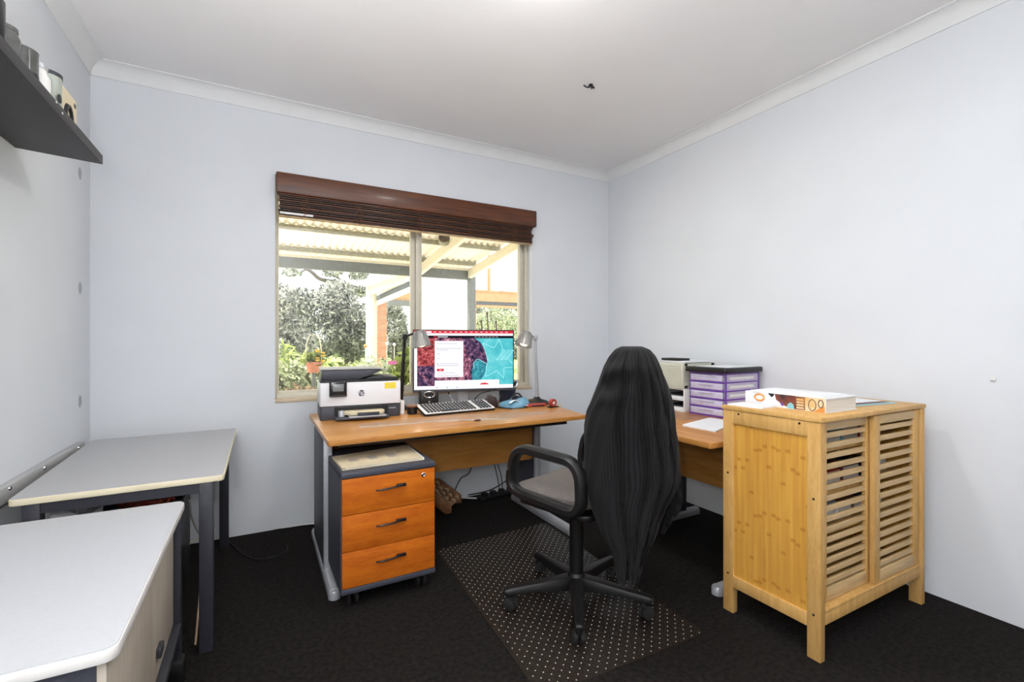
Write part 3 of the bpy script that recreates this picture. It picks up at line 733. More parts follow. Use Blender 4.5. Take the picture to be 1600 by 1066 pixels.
# ------------------------------------------------------------------ pedestal drawers
pw, pd = 0.425, 0.50
pe = thing('drawer_pedestal', 'slate mobile pedestal with three orange-brown wooden drawers', 'drawer unit', (0.308, 2.105, 0), R(1.2))
MB().box(0, pw, 0, pd, 0.575, 0.602).build('top_panel', 'slate', pe, bev=0.006)
MB().box(0, 0.018, 0.02, pd, 0.10, 0.575).build('side_panel', 'slate', pe)
MB().box(pw - 0.018, pw, 0.02, pd, 0.10, 0.575).build('side_panel', 'slate', pe)
MB().box(0.018, pw - 0.018, pd - 0.018, pd, 0.10, 0.575).build('back_panel', 'slate', pe)
MB().box(0, pw, 0, pd, 0.075, 0.10).build('bottom_panel', 'slate', pe, bev=0.005)
for i, (z0, z1) in enumerate(((0.418, 0.573), (0.260, 0.415), (0.1015, 0.257))):
    dwr = MB().box(0.004, pw - 0.004, 0.002, 0.022, z0, z1).build('drawer', 'drawer_cherry', pe, bev=0.0012)
    xm, zm = pw * 0.5 - 0.004, z1 - 0.058
    MB().tube(spline([(xm - 0.062, -0.006, zm - 0.006), (xm - 0.04, -0.016, zm - 0.004), (xm, -0.020, zm - 0.001), (xm + 0.05, -0.018, zm + 0.004)], 6), [0.0035] * 6 + [0.0042] * 13, 8).build('handle', 'black_gloss', dwr)
    MB().box(xm + 0.025, xm + 0.07, -0.022, -0.010, zm - 0.001, zm + 0.012).build('handle_grip', 'black_gloss', dwr, bev=0.003)
    for sx in (-0.018, 0.022):
        MB().lathe([(0.003, 0), (0.003, 0.017)], 8, Matrix.Translation((xm + sx, 0.001, zm - 0.001)) @ Matrix.Rotation(R(90), 4, 'X')).build('handle_post', 'chrome', dwr)
    if i == 0:
        MB().lathe([(0.0105, 0), (0.0105, 0.004), (0.008, 0.006), (0.004, 0.0045)], 20, Matrix.Translation((pw - 0.06, 0.002, z1 - 0.026)) @ Matrix.Rotation(R(90), 4, 'X')).build('lock', 'chrome', dwr)
for x in (0.06, pw - 0.05):
    for y in (0.07, pd - 0.06):
        cs = MB().box(x - 0.014, x + 0.014, y - 0.018, y + 0.02, 0.045, 0.075).build('caster', 'black_plastic', pe, bev=0.004)
        for s in (-1, 1):
            MB().lathe([(0.024, -0.008), (0.026, -0.004), (0.026, 0.004), (0.022, 0.008)], 18, Matrix.Translation((x + s * 0.017, y, 0.0265)) @ Matrix.Rotation(R(90), 4, 'Y')).build('wheel', 'black_rubber', cs)
fo = thing('manila_folder', 'worn manila folder of papers lying on the pedestal', 'folder', (0, 0, 0.602))
fq = [pZ(*p, 0.605) for p in ((519, 716), (535, 735), (663, 718), (637, 697))]
fpoly = [(p.x, p.y) for p in fq]
fpoly[0] = (fpoly[0][0], fpoly[0][1])
MB().prism(fpoly, 0.001, 0.004).build('back_cover', 'manila', fo)
cxm = sum(p[0] for p in fpoly) / 4; cym = sum(p[1] for p in fpoly) / 4
MB().prism([(cxm + (x - cxm) * 0.97 + 0.008, cym + (y - cym) * 0.97 + 0.004) for x, y in fpoly], 0.004, 0.009).build('papers', 'paper', fo)
MB().prism([(cxm + (x - cxm) * 0.99 - 0.003, cym + (y - cym) * 0.98) for x, y in fpoly], 0.009, 0.011).build('front_cover', 'manila', fo)
ex = fpoly[2]
MB().box(ex[0] - 0.06, ex[0] + 0.004, ex[1] + 0.01, ex[1] + 0.10, 0.0045, 0.006).build('green_tab', 'leaf_green', fo)
for j in range(3):
    MB().box(cxm - 0.14 + 0.09 * j, cxm - 0.10 + 0.09 * j, cym - 0.05, cym + 0.02 * j, 0.0111, 0.0114).build('pencil_mark', 'beige_door', fo)
MB().box(cxm + 0.10, cxm + 0.125, cym + 0.045, cym + 0.055, 0.0111, 0.0115).build('stain', 'brown_wood', fo)

# ------------------------------------------------------------------ printer
pr = thing('printer', 'white and dark grey inkjet printer with a scanner lid on the desk', 'printer', (0.522, 2.81, dz), R(-3.5))
hw = 0.222
MB().prism(rrect(-hw, hw, 0.0, 0.33, 0.014), 0.0, 0.078).build('base', 'printer_dark', pr, bev=0.003)
MB().box(-hw + 0.075, hw - 0.07, -0.006, 0.10, 0.012, 0.07).build('tray_slot', 'black_plastic', pr)
MB().prism(rrect(-hw - 0.002, hw + 0.004, -0.012, 0.325, 0.010), 0.08, 0.213).build('body', 'printer_white', pr, bev=0.003)
MB().prism(rrect(-hw - 0.001, hw - 0.006, -0.006, 0.31, 0.012), 0.214, 0.226).build('scanner_rim', 'black_plastic', pr, bev=0.002)
# document feeder: wedge hanging over
MB().prism([(-hw + 0.006, 0.227), (-hw + 0.012, 0.283), (0.11, 0.283), (0.13, 0.276), (-0.01, 0.227)], -0.005, -0.26,
           Matrix(((1, 0, 0, 0), (0, 0, -1, 0.02), (0, 1, 0, 0), (0, 0, 0, 1)))).build('document_feeder', 'printer_dark', pr, bev=0.003)
MB().prism([(-hw + 0.004, 0.284), (-hw + 0.004, 0.290), (0.10, 0.290), (0.155, 0.281), (0.155, 0.277), (0.11, 0.284)], 0.002, -0.265,
           Matrix(((1, 0, 0, 0), (0, 0, -1, 0.018), (0, 1, 0, 0), (0, 0, 0, 1)))).build('feeder_lid', 'mid_grey_laminate', pr, bev=0.002)
MB().prism([(0.02, 0.227), (0.08, 0.243), (0.21, 0.235), (0.214, 0.227)], 0.0, -0.25,
           Matrix(((1, 0, 0, 0), (0, 0, -1, 0.02), (0, 1, 0, 0), (0, 0, 0, 1)))).build('scanner_lid', 'charcoal_plastic', pr, bev=0.002)
sc_ = MB().box(-0.175, -0.082, -0.040, -0.010, 0.138, 0.224).build('control_panel', 'black_gloss', pr, bev=0.008, seg=3)
MB().box(-0.176, -0.081, -0.0395, -0.012, 0.134, 0.150).build('panel_trim', 'charcoal_plastic', sc_, bev=0.006)
MB().box(-0.158, -0.099, -0.0412, -0.0395, 0.166, 0.207).build('touch_screen', 'grey_lcd', sc_, bev=0.0005)
st = MB().box(0.132, 0.196, -0.0130, -0.0121, 0.168, 0.204).build('sticker', 'yellow_sticker', pr)
for k, (a, b_) in enumerate(((0.148, 0.182), (0.142, 0.188), (0.145, 0.180), (0.136, 0.192))):
    MB().box(a, b_, -0.0134, -0.0130, 0.196 - k * 0.008, 0.1972 - k * 0.008).build('printed_line', 'manila', st)
# round logo: ring gap disc with slanted letters
lg = MB().lathe([(0.0185, 0), (0.0185, 0.0008)], 32, Matrix.Translation((0.0, -0.0121, 0.148)) @ Matrix.Rotation(R(90), 4, 'X')).build('logo', 'slate', pr)
obj('logo_letters', text_mesh('hp', 0.040, 'printer_white', 0.0003, 0.25), lg, (-0.001, -0.0133, 0.151), (R(90), 0, 0))
MB().box(-hw + 0.078, hw - 0.075, -0.085, 0.05, 0.008, 0.022).build('output_tray', 'printer_dark', pr, bev=0.004)
MB().box(-0.075, 0.125, -0.11, -0.02, 0.022, 0.028).build('tray_paper', 'silver_metal', pr, bev=0.001)
MB().prism([(-0.10, -0.04), (-0.04, -0.075), (0.09, -0.085), (0.125, -0.05), (0.115, 0.03), (-0.09, 0.03)], 0.030, 0.052).build('tray_cover', 'manila', pr, bev=0.004)
MB().box(-0.03, 0.09, -0.090, -0.05, 0.028, 0.046).build('paper_stop', 'charcoal_plastic', pr, bev=0.003)
MB().lathe([(0.018, 0), (0.018, 0.03), (0.016, 0.033)], 16, Matrix.Translation((-0.11, -0.03, 0.022))).build('hinge', 'silver_metal', pr)
for k in range(9):
    MB().box(0.16 + k * 0.0042, 0.1625 + k * 0.0042, -0.001, 0.0, 0.049, 0.0528).build('lettering_mark', 'printer_white', pr)

# ------------------------------------------------------------------ monitor
mo = thing('monitor', 'wide computer monitor showing a website, standing on the desk', 'monitor', (1.234, 2.96, dz), R(-14.4))
mw, mb0, mt0 = 0.347, 0.106, 0.527
MB().box(-mw, mw, 0.0, 0.028, mb0, mt0).build('housing', 'black_plastic', mo, bev=0.004)
MB().box(-0.22, 0.22, 0.028, 0.058, 0.14, 0.44).build('rear_bulge', 'black_plastic', mo, bev=0.015)
MB().box(-mw, mw, -0.003, 0.004, mb0, mb0 + 0.016).build('chin', 'charcoal_plastic', mo, bev=0.002)
MB().box(-0.035, 0.035, 0.055, 0.085, 0.01, 0.30).build('stand_neck', 'silver_metal', mo, bev=0.006)
MB().prism(rrect(-0.13, 0.13, 0.0, 0.17, 0.03), 0.0, 0.010).build('stand_base', 'silver_metal', mo, bev=0.003)
S0, S1, V0, V1 = -mw + 0.008, mw - 0.008, mb0 + 0.018, mt0 - 0.007
SWd, SHt = S1 - S0, V1 - V0
def sq(u0, u1, v0, v1, m, lay, name, parent):
    y = -0.0006 - 0.0004 * lay
    return MB().box(S0 + u0 * SWd, S0 + u1 * SWd, y, y + 0.0003, V0 + v0 * SHt, V0 + v1 * SHt).build(name, m, parent, smooth=0)
scr = sq(0, 1, 0, 1, 'scr_white', 0, 'screen', mo)
sq(0.0, 1.0, 0.955, 1.0, 'scr_red', 1, 'tab_strip', scr)
sq(0.12, 0.17, 0.962, 0.99, 'scr_white', 2, 'active_tab', scr)
for k in range(15): sq(0.19 + k * 0.052, 0.215 + k * 0.052, 0.973, 0.982, 'scr_white', 2, 'tab_title', scr)
sq(0.0, 1.0, 0.87, 0.915, 'scr_black', 1, 'page_header', scr)
sq(0.23, 0.33, 0.887, 0.899, 'scr_white', 2, 'header_text', scr)
sq(0.19, 0.205, 0.883, 0.903, 'scr_red', 2, 'header_icon', scr)
sq(0.21, 0.22, 0.883, 0.903, 'scr_red', 2, 'header_icon', scr)
for k in range(7): sq(0.60 + k * 0.036, 0.625 + k * 0.036, 0.888, 0.897, 'scr_grey', 2, 'menu_text', scr)
sq(0.03, 0.20, 0.40, 0.87, 'scr_photored', 1, 'photo', scr)
sq(0.03, 0.20, 0.06, 0.40, 'scr_photodark', 1, 'photo', scr)
sq(0.20, 0.60, 0.15, 0.87, 'scr_photo', 1, 'photo', scr)
sq(0.60, 1.0, 0.15, 0.87, 'scr_teal', 1, 'photo', scr)
def spoly(pts, m, lay, name):
    y = -0.0006 - 0.0004 * lay
    return MB().prism([(S0 + u * SWd, V0 + v * SHt) for u, v in pts], -y - 0.0003, -y, Matrix(((1, 0, 0, 0), (0, 0, -1, 0), (0, 1, 0, 0), (0, 0, 0, 1)))).build(name, m, scr, smooth=0)
spoly([(0.47, 0.87), (0.60, 0.87), (0.66, 0.80), (0.715, 0.64), (0.73, 0.46), (0.70, 0.28), (0.66, 0.15), (0.56, 0.15), (0.56, 0.5)], 'scr_photodark', 2, 'tree_photo')
spoly([(0.60, 0.47), (0.66, 0.50), (0.72, 0.42), (0.71, 0.28), (0.66, 0.15), (0.58, 0.15), (0.57, 0.30)], 'scr_tealdark', 3, 'tree_photo')
spoly([(0.03, 0.30), (0.05, 0.31), (0.20, 0.09), (0.20, 0.06), (0.185, 0.06)], 'scr_photo', 2, 'branch_photo')
sq(0.20, 0.485, 0.205, 0.825, 'scr_white', 4, 'dialog', scr)
for v, u1 in ((0.775, 0.42), (0.69, 0.46), (0.665, 0.33), (0.60, 0.25), (0.52, 0.25), (0.43, 0.43), (0.40, 0.44), (0.275, 0.40), (0.23, 0.44)):
    sq(0.225, u1, v, v + 0.007, 'scr_grey', 5, 'dialog_text', scr)
for v in (0.69, 0.43): sq(0.222, 0.228, v, v + 0.012, 'scr_black', 6, 'bullet', scr)
sq(0.222, 0.29, 0.31, 0.35, 'scr_red', 5, 'button', scr)
sq(0.245, 0.268, 0.326, 0.334, 'scr_white', 6, 'button_text', scr)
sq(0.20, 0.855, 0.065, 0.15, 'scr_white', 4, 'cookie_bar', scr)
sq(0.855, 1.0, 0.065, 0.15, 'scr_teal', 3, 'photo', scr)
sq(0.0, 1.0, 0.0, 0.06, 'scr_white', 4, 'task_bar', scr)
for k in range(9): sq(0.22 + k * 0.033, 0.228 + k * 0.033, 0.022, 0.036, 'scr_line' if k % 3 else 'scr_black', 5, 'task_icon', scr)
arc = [(0.70 + 0.045 * math.cos(a), 0.068 + 0.03 * math.sin(a)) for a in [PI * k / 10 for k in range(11)]]
spoly(arc, 'scr_red', 5, 'badge')
def sline(pts, closed=False):
    P3 = [(S0 + u * SWd, -0.0024, V0 + v * SHt) for u, v in pts]
    n = len(P3)
    for i in range(n if closed else n - 1):
        a, b_ = Vector(P3[i]), Vector(P3[(i + 1) % n]); MB().tube([a, b_], 0.0014, 4).build('star_outline', 'scr_line', scr)
sline([(0.735, 0.49), (0.685, 0.79), (0.80, 0.70), (0.855, 0.855), (0.895, 0.665)])
for k in range(3):
    x = 0.825 + k * 0.045
    sline([(x, 0.50), (x + 0.075, 0.665), (x + 0.093, 0.66), (x + 0.018, 0.495)], True)
sline([(0.60, 0.34), (0.585, 0.44), (0.63, 0.515), (0.725, 0.425), (0.71, 0.20), (0.83, 0.305), (0.90, 0.17), (0.905, 0.35), (0.995, 0.36)])
sline([(0.99, 0.62), (0.945, 0.52), (0.995, 0.42)])

# ------------------------------------------------------------------ keyboard
kb = thing('keyboard', 'pale grey keyboard with dark edge, propped up in front of the monitor', 'keyboard', (0, 0, 0))
k0, k1 = pZ(664, 648.5, dz + 0.012), pZ(783, 637.5, dz + 0.012)
ang = math.atan2(k1.y - k0.y, k1.x - k0.x); kl = 0.49
kb.location = (k0.x, k0.y, dz + 0.001); kb.rotation_euler = (R(14), 0, ang)
MB().prism(rrect(0, kl, 0, 0.165, 0.012), 0.0, 0.012).build('tray', 'black_plastic', kb, bev=0.002)
MB().prism(rrect(0.003, kl - 0.003, 0.003, 0.162, 0.010), 0.012, 0.016).build('deck', 'white_plastic', kb, bev=0.001)
km = MB().box(0, 0.0155, 0, 0.0145, 0, 0.0065).mesh('key', 'charcoal_plastic', 0.0015, 1)
for r_ in range(6):
    for c_ in range(20):
        if c_ in (15,) or (r_ == 0 and 3 < c_ < 9): continue
        obj('key', km, kb, (0.022 + c_ * 0.0225, 0.014 + r_ * 0.0235, 0.016))
MB().box(0.022 + 4 * 0.0225, 0.022 + 9 * 0.0225 - 0.004, 0.014, 0.0315, 0.016, 0.0225).build('space_bar', 'charcoal_plastic', kb, bev=0.0015)
for x in (0.05, kl - 0.07):
    MB().box(x, x + 0.02, 0.135, 0.158, -0.034, 0.0).build('stand_leg', 'black_plastic', kb)

# ------------------------------------------------------------------ speakers
def speaker(px, py, rz, label, Yd, m):
    p = Vector((px, Yd, dz))
    t = thing('speaker', label, 'speaker', p, rz, 'desktop speakers')
    MB().prism(rrect(-0.062, 0.062, -0.05, 0.05, 0.012), 0.0, 0.118).build('cabinet', m, t, bev=0.004)
    MB().tube([(0.036 * math.cos(2 * PI * k / 20), -0.051, 0.092 + 0.020 * math.sin(2 * PI * k / 20)) for k in range(20)], 0.0028, 6, True).build('chrome_ring', 'chrome', t)
    MB().box(-0.035, 0.035, -0.0512, -0.05, 0.085, 0.10).build('cone', 'black_rubber', t)
    MB().box(-0.006, 0.006, -0.0513, -0.05, 0.040, 0.048).build('badge', 'silver_metal', t)
    return t
sp0 = pZ(670, 637, dz); speaker(sp0.x, 0, R(-10), 'black speaker below the left end of the monitor', 3.06, 'black_plastic')
sp1 = thing('speaker', 'navy round speaker with chrome ring beside the blue wrap', 'speaker', (1.60, 3.03, dz), 0, 'desktop speakers')
MB().lathe([(0.050, 0.0), (0.058, 0.006), (0.062, 0.09), (0.066, 0.15), (0.060, 0.156)], 28).build('cabinet', 'navy_gloss', sp1)
MB().tube([(0.048 * math.cos(2 * PI * k / 24), -0.062, 0.142 + 0.030 * math.sin(2 * PI * k / 24)) for k in range(24)], 0.0045, 6, True).build('chrome_ring', 'chrome', sp1)

# ------------------------------------------------------------------ desk lamps
def desk_lamp(label, base, elbow, head, aim, arm_m, r_arm, br=1.0):
    t = thing('desk_lamp', label, 'lamp', base, 0, 'desk lamps beside the monitor')
    b = Vector(base); e = Vector(elbow) - b; h = Vector(head) - b
    MB().lathe([(0.085 * br, 0.0), (0.09 * br, 0.008), (0.075 * br, 0.022), (0.03, 0.034), (0.018, 0.05)], 28).build('base', 'black_plastic', t)
    MB().tube([(0, 0, 0.045), e * 0.5, e], r_arm, 8).build('arm', arm_m, t)
    MB().tube([(0.016, 0.01, 0.045), e * 0.5 + Vector((0.014, 0.01, 0)), e + Vector((0.008, 0.01, -0.01))], r_arm * 0.55, 8).build('arm_rod', 'silver_metal' if arm_m != 'black_plastic' else 'black_plastic', t)
    MB().lathe([(0.012, -0.02), (0.018, -0.014), (0.018, 0.014), (0.012, 0.02)], 14, Matrix.Translation(e) @ Matrix.Rotation(R(90), 4, 'X')).build('elbow', arm_m, t)
    MB().tube(spline([e, e + (h - e) * 0.5 + Vector((0, 0, 0.012)), h + Vector((0, 0, 0.012))], 6), r_arm * 0.7, 8).build('neck', arm_m, t)
    q = Vector((0, 0, -1)).rotation_difference(Vector(aim).normalized()).to_matrix().to_4x4()
    M_ = Matrix.Translation(h) @ q
    shd = MB().lathe([(0.016, 0.028), (0.034, 0.022), (0.045, 0.0), (0.052, -0.04), (0.058, -0.078), (0.056, -0.078), (0.050, -0.04), (0.043, 0.0), (0.033, 0.018), (0.014, 0.024)], 28, M_).build('shade', 'shade_smoke', t)
    MB().lathe([(0.012, 0.01), (0.014, -0.02), (0.030, -0.045), (0.032, -0.058), (0.022, -0.074), (0.001, -0.080)], 18, M_, cap=False).build('bulb', 'bulb_glow', t)
    lt = bpy.data.lights.new('desk_lamp_light', 'SPOT'); lt.energy = 1.6; lt.spot_size = R(125); lt.spot_blend = 0.6; lt.shadow_soft_size = 0.03; lt.color = (1.0, 0.88, 0.70)
    lo_ = bpy.data.objects.new('desk_lamp_light', lt); COL.objects.link(lo_)
    lo_.location = b + h + Vector(aim).normalized() * 0.09
    lo_.rotation_euler = Vector(aim).to_track_quat('-Z', 'Y').to_euler()
lh = pY(656, 523, 2.86); le = pY(632, 527, 2.93); lb = pY(626, 590, 2.97)
desk_lamp('black-armed desk lamp with a smoky shade, behind the printer', (0.812, 3.045, dz), (le.x, 2.93, le.z), (lh.x, lh.y, lh.z), (0.15, -0.15, -1), 'black_plastic', 0.010, 0.66)
rh = pY(822, 524, 2.80); re = pY(836, 528, 2.86)
desk_lamp('silver-armed desk lamp with a smoky shade at the window end of the desk', (1.755, 2.87, dz), (re.x, 2.86, re.z), (rh.x, rh.y, rh.z), (-0.35, -0.1, -1), 'silver_metal', 0.012)

# ------------------------------------------------------------------ small things on the desk
def lump(name, m, parent, c, r, seed, flat=0.0, n=14):
    rn = random.Random(seed); bm = bmesh.new(); bmesh.ops.create_icosphere(bm, subdivisions=3, radius=1)
    ph = [(Vector((rn.uniform(-1, 1), rn.uniform(-1, 1), rn.uniform(-1, 1))).normalized(), rn.uniform(2, 6), rn.uniform(0, 6)) for _ in range(8)]
    for v in bm.verts:
        d = sum(math.sin(v.co.dot(a) * f + p) for a, f, p in ph) * 0.055
        q = v.co * (1 + d); v.co = Vector((c[0] + q.x * r[0], c[1] + q.y * r[1], max(c[2] + q.z * r[2], flat)))
    me = bpy.data.meshes.new(name); bm.to_mesh(me); bm.free(); me.materials.append(MATS[m])
    me.polygons.foreach_set('use_smooth', [True] * len(me.polygons))
    return obj(name, me, parent)
wr = thing('plastic_wrap', 'crumpled sheet of clear blue plastic lying beside the keyboard', 'wrapper', (1.51, 2.78, dz))
lump('film', 'blue_plastic', wr, (0, 0, 0.018), (0.085, 0.07, 0.03), 3, 0.001)
lump('film', 'blue_plastic', wr, (0.075, 0.01, 0.022), (0.055, 0.05, 0.036), 9, 0.001)
MB().bar(spline([(-0.05, -0.05, 0.04), (0.0, -0.03, 0.052), (0.05, -0.045, 0.03), (0.085, -0.06, 0.012)], 6), 0.02, 0.002).build('torn_edge', 'paper', wr)
kn = thing('utility_knife', 'red and dark blue utility knife under the silver lamp', 'knife', (1.665, 2.745, dz), R(-12))
MB().box(-0.075, 0.075, -0.016, 0.016, 0.001, 0.022).build('handle', 'red_plastic', kn, bev=0.006)
MB().box(-0.03, 0.06, -0.018, -0.013, 0.004, 0.012).build('grip', 'navy_gloss', kn, bev=0.002)
MB().box(-0.12, -0.07, -0.008, 0.008, 0.008, 0.011).build('blade', 'chrome', kn)
tp = thing('tape_dispenser', 'small dark red tape holder at the corner of the desk', 'tape', (1.755, 2.665, dz), R(10))
MB().box(-0.035, 0.04, -0.02, 0.02, 0.0, 0.008).build('holder', 'black_plastic', tp, bev=0.002)
MB().lathe([(0.012, -0.012), (0.027, -0.012), (0.027, 0.012), (0.012, 0.012)], 20, Matrix.Translation((0, 0, 0.030)) @ Matrix.Rotation(R(90), 4, 'X')).build('roll', 'red_plastic', tp)
MB().lathe([(0.011, -0.013), (0.011, 0.013)], 16, Matrix.Translation((0, 0, 0.030)) @ Matrix.Rotation(R(90), 4, 'X')).build('core', 'white_plastic', tp)
cs_ = thing('coaster', 'round tan coaster at the right end of the desk', 'coaster', (1.80, 2.70, dz))
MB().lathe([(0.042, 0.0), (0.043, 0.003), (0.042, 0.006)], 24).build('disc', 'pale_wood', cs_)
ca = thing('camera_pouch', 'lumpy black pouch lying beside the silver lamp base', 'pouch', (1.605, 2.885, dz))
lump('pouch_body', 'navy_gloss', ca, (0, 0, 0.028), (0.062, 0.045, 0.036), 5, 0.001)
MB().tube(spline([(-0.055, -0.01, 0.03), (-0.035, -0.02, 0.075), (0.0, -0.01, 0.08), (0.025, -0.02, 0.05)], 6), 0.006, 6).build('strap', 'black_plastic', ca)
nt = thing('note_block', 'small brown and mauve box under the monitor', 'box', (1.37, 2.865, dz), R(-14))
MB().prism([(-0.06, 0), (0.06, 0), (0.045, 0.07), (0.0, 0.085)], -0.04, 0.04, Matrix(((1, 0, 0, 0), (0, 0, -1, 0), (0, 1, 0, 0), (0, 0, 0, 1)))).build('box_body', 'book_brown', nt, bev=0.003)
MB().box(-0.061, -0.02, -0.041, -0.04, 0.004, 0.05).build('box_label', 'lilac_clear', nt)
rl = thing('phone_charger', 'tan wooden block on the desk behind the keyboard', 'block', (0.99, 2.90, dz), R(8))
MB().box(-0.07, 0.07, -0.02, 0.02, 0.0, 0.018).build('block', 'pale_wood', rl, bev=0.003)
wb_ = thing('router', 'white upright router tucked between printer and speaker', 'router', (0.772, 2.86, dz))
MB().prism(rrect(-0.012, 0.014, -0.02, 0.06, 0.006), 0.0, 0.082).build('case', 'white_plastic', wb_, bev=0.003)
MB().box(-0.0125, -0.012, 0.0, 0.04, 0.06, 0.066).build('led_strip', 'grey_lcd', wb_)
mg = thing('stapler_box', 'small black pot standing beside the white router', 'pot', (0.83, 2.83, dz))
MB().lathe([(0.026, 0.0), (0.03, 0.004), (0.033, 0.05), (0.030, 0.05), (0.026, 0.01)], 20, cap=True).build('pot', 'black_plastic', mg)
MB().lathe([(0.034, 0.044), (0.035, 0.05), (0.032, 0.054)], 20).build('rim', 'brown_wood', mg)
for j, (pts, r_, m_, lb_) in enumerate((
    ([(1.02, 3.02, dz + 0.10), (1.0, 2.98, dz + 0.05), (0.96, 2.95, dz + 0.012), (0.90, 2.93, dz + 0.006)], 0.003, 'black_rubber', 'black cable drooping from the monitor beside the left speaker'),
    ([(1.13, 3.01, dz + 0.11), (1.14, 2.96, dz + 0.06), (1.17, 2.93, dz + 0.02), (1.19, 2.91, dz + 0.008)], 0.005, 'chrome', 'chrome hook-shaped lead hanging under the monitor'),
    ([(1.44, 2.90, dz + 0.12), (1.40, 2.885, dz + 0.11), (1.32, 2.90, dz + 0.09), (1.26, 2.90, dz + 0.03), (1.25, 2.895, dz + 0.006)], 0.003, 'black_rubber', 'black cable looping over the small brown box'),
    ([(1.52, 2.95, dz + 0.09), (1.45, 2.86, dz + 0.05), (1.41, 2.80, dz + 0.01), (1.46, 2.70, dz + 0.005)], 0.0028, 'black_rubber', 'black mouse cable crossing to the keyboard end'))):
    tag(MB().tube(spline(pts, 7), r_, 6).build('desk_cable', m_), lb_, 'cable')
dm = thing('desk_mat', 'long clear plastic strip lying along the front of the desk', 'desk mat', (0, 0, dz))
q0 = pZ(562, 668, dz); q1 = pZ(562, 663, dz); q2 = pZ(880, 643, dz); q3 = pZ(800, 655, dz)
MB().prism([(q0.x, q0.y), (q0.x + 0.35, q0.y - 0.03), (q3.x, q3.y), (q2.x, q2.y), (1.0, q1.y + 0.07), (q1.x, q1.y)], 0.0006, 0.0022).build('film', 'desk_film', dm)
MB().bar(spline([(q0.x, q0.y, 0.0016), (q0.x + 0.2, q0.y - 0.025, 0.0016), (q0.x + 0.45, q0.y - 0.02, 0.0016), (q3.x, q3.y, 0.0016)], 8), 0.022, 0.0018).build('edge', 'desk_film_glint', dm)  # whitish band imitates the streak of light reflected along the mat's front
o = thing('date_stone', 'tiny dark brown scrap near the front edge of the desk', 'scrap', (*pZ(746, 658, dz).xy, dz + 0.0022))
lump('scrap', 'book_dark', o, (0, 0, 0.003), (0.022, 0.012, 0.005), 4, 0.0)

# ================================================================== RIGHT DESK THINGS
pu = thing('drawer_tower', 'five-drawer purple and clear plastic tower on the right desk', 'drawer tower', (2.375, 1.795, dz), R(2))
ph_ = 0.262; pww, pdd = 0.33, 0.245       # X depth, Y width: drawers face -X
for y in (0.0, pdd - 0.008):
    MB().box(0, pww, y, y + 0.008, 0, ph_).build('side_panel', 'lilac_clear', pu)
for x in (0.0, 0.012 + pww - 0.026):
    for y in (-0.002, pdd - 0.008):
        MB().box(x, x + 0.014, y, y + 0.010, 0, ph_).build('corner_post', 'purple_plastic', pu, bev=0.002)
MB().box(pww - 0.008, pww, 0.008, pdd - 0.008, 0, ph_).build('back_panel', 'purple_plastic', pu)
for k in range(6):
    z = k * (ph_ - 0.01) / 5
    MB().box(-0.003, pww, -0.003, pdd + 0.003, z, z + 0.009).build('deck', 'purple_plastic', pu, bev=0.002)
for k in range(5):
    z = k * (ph_ - 0.01) / 5 + 0.010
    d_ = MB().box(-0.006, 0.006, 0.014, pdd - 0.010, z, z + 0.038).build('drawer', 'lilac_clear', pu, bev=0.003)
    MB().box(0.02, pww - 0.03, 0.016, pdd - 0.014, z + 0.004, z + 0.028 - 0.004 * (k % 3)).build('drawer_papers', 'paper', d_)
    MB().box(-0.012, -0.005, 0.07, pdd - 0.07, z + 0.024, z + 0.034).build('pull', 'lilac_clear', d_, bev=0.002)
    MB().box(0.04, pww - 0.06, -0.0025, -0.0005, z + 0.010, z + 0.026).build('side_window', 'paper', d_)
fd = thing('document_case', 'flat black document case lying on the purple drawer tower', 'case', (2.375, 1.795, dz + 0.2635), R(2))
MB().prism(rrect(-0.035, 0.335, -0.028, 0.262, 0.02), 0.0, 0.030).build('case', 'black_plastic', fd, bev=0.007)
MB().prism(rrect(0.02, 0.31, 0.0, 0.22, 0.005), 0.0302, 0.032).build('sheet', 'paper', fd)
tr_ = thing('letter_tray', 'white open letter tray stack behind the purple drawer tower', 'letter tray', (2.36, 2.075, dz))
for x0, x1, y0, y1, z0, z1 in ((0, 0.30, 0, 0.012, 0, 0.145), (0, 0.30, 0.213, 0.225, 0, 0.145), (0.288, 0.30, 0.012, 0.213, 0, 0.145)):
    MB().box(x0, x1, y0, y1, z0, z1).build('tray_side', 'white_plastic', tr_, bev=0.002)
for z in (0.0, 0.07, 0.138):
    MB().box(0, 0.288, 0.012, 0.213, z, z + 0.006).build('tray_shelf', 'white_plastic', tr_)
for z in (0.007, 0.077):
    MB().box(0.02, 0.27, 0.02, 0.205, z, z + 0.018).build('tray_papers', 'paper', tr_)
    MB().box(0.03, 0.27, 0.025, 0.20, z + 0.018, z + 0.026).build('tray_papers', 'charcoal_plastic', tr_)
fb = thing('file_case', 'beige ribbed plastic file case standing on the white trays', 'file case', (2.35, 2.085, dz + 0.1455))
MB().prism(rrect(0, 0.31, 0, 0.235, 0.012), 0, 0.165).build('case', 'beige_plastic', fb, bev=0.006)
for k in range(9):
    MB().box(-0.0025, 0.0, 0.012, 0.225, 0.02 + k * 0.015, 0.027 + k * 0.015).build('rib', 'beige_plastic', fb)
    MB().box(0.012, 0.30, -0.0025, 0.0, 0.02 + k * 0.015, 0.027 + k * 0.015).build('rib', 'beige_plastic', fb)
for z in (0.005, 0.145):
    for x in (0.02, 0.27):
        MB().box(x, x + 0.022, -0.006, 0.001, z, z + 0.016).build('clip', 'black_plastic', fb, bev=0.002)
nb = thing('notebook', 'thin pale notebook with a black spine on the beige file case', 'notebook', (2.37, 2.08, dz + 0.312))
MB().box(0, 0.24, 0, 0.19, 0, 0.010).build('pages', 'paper', nb)
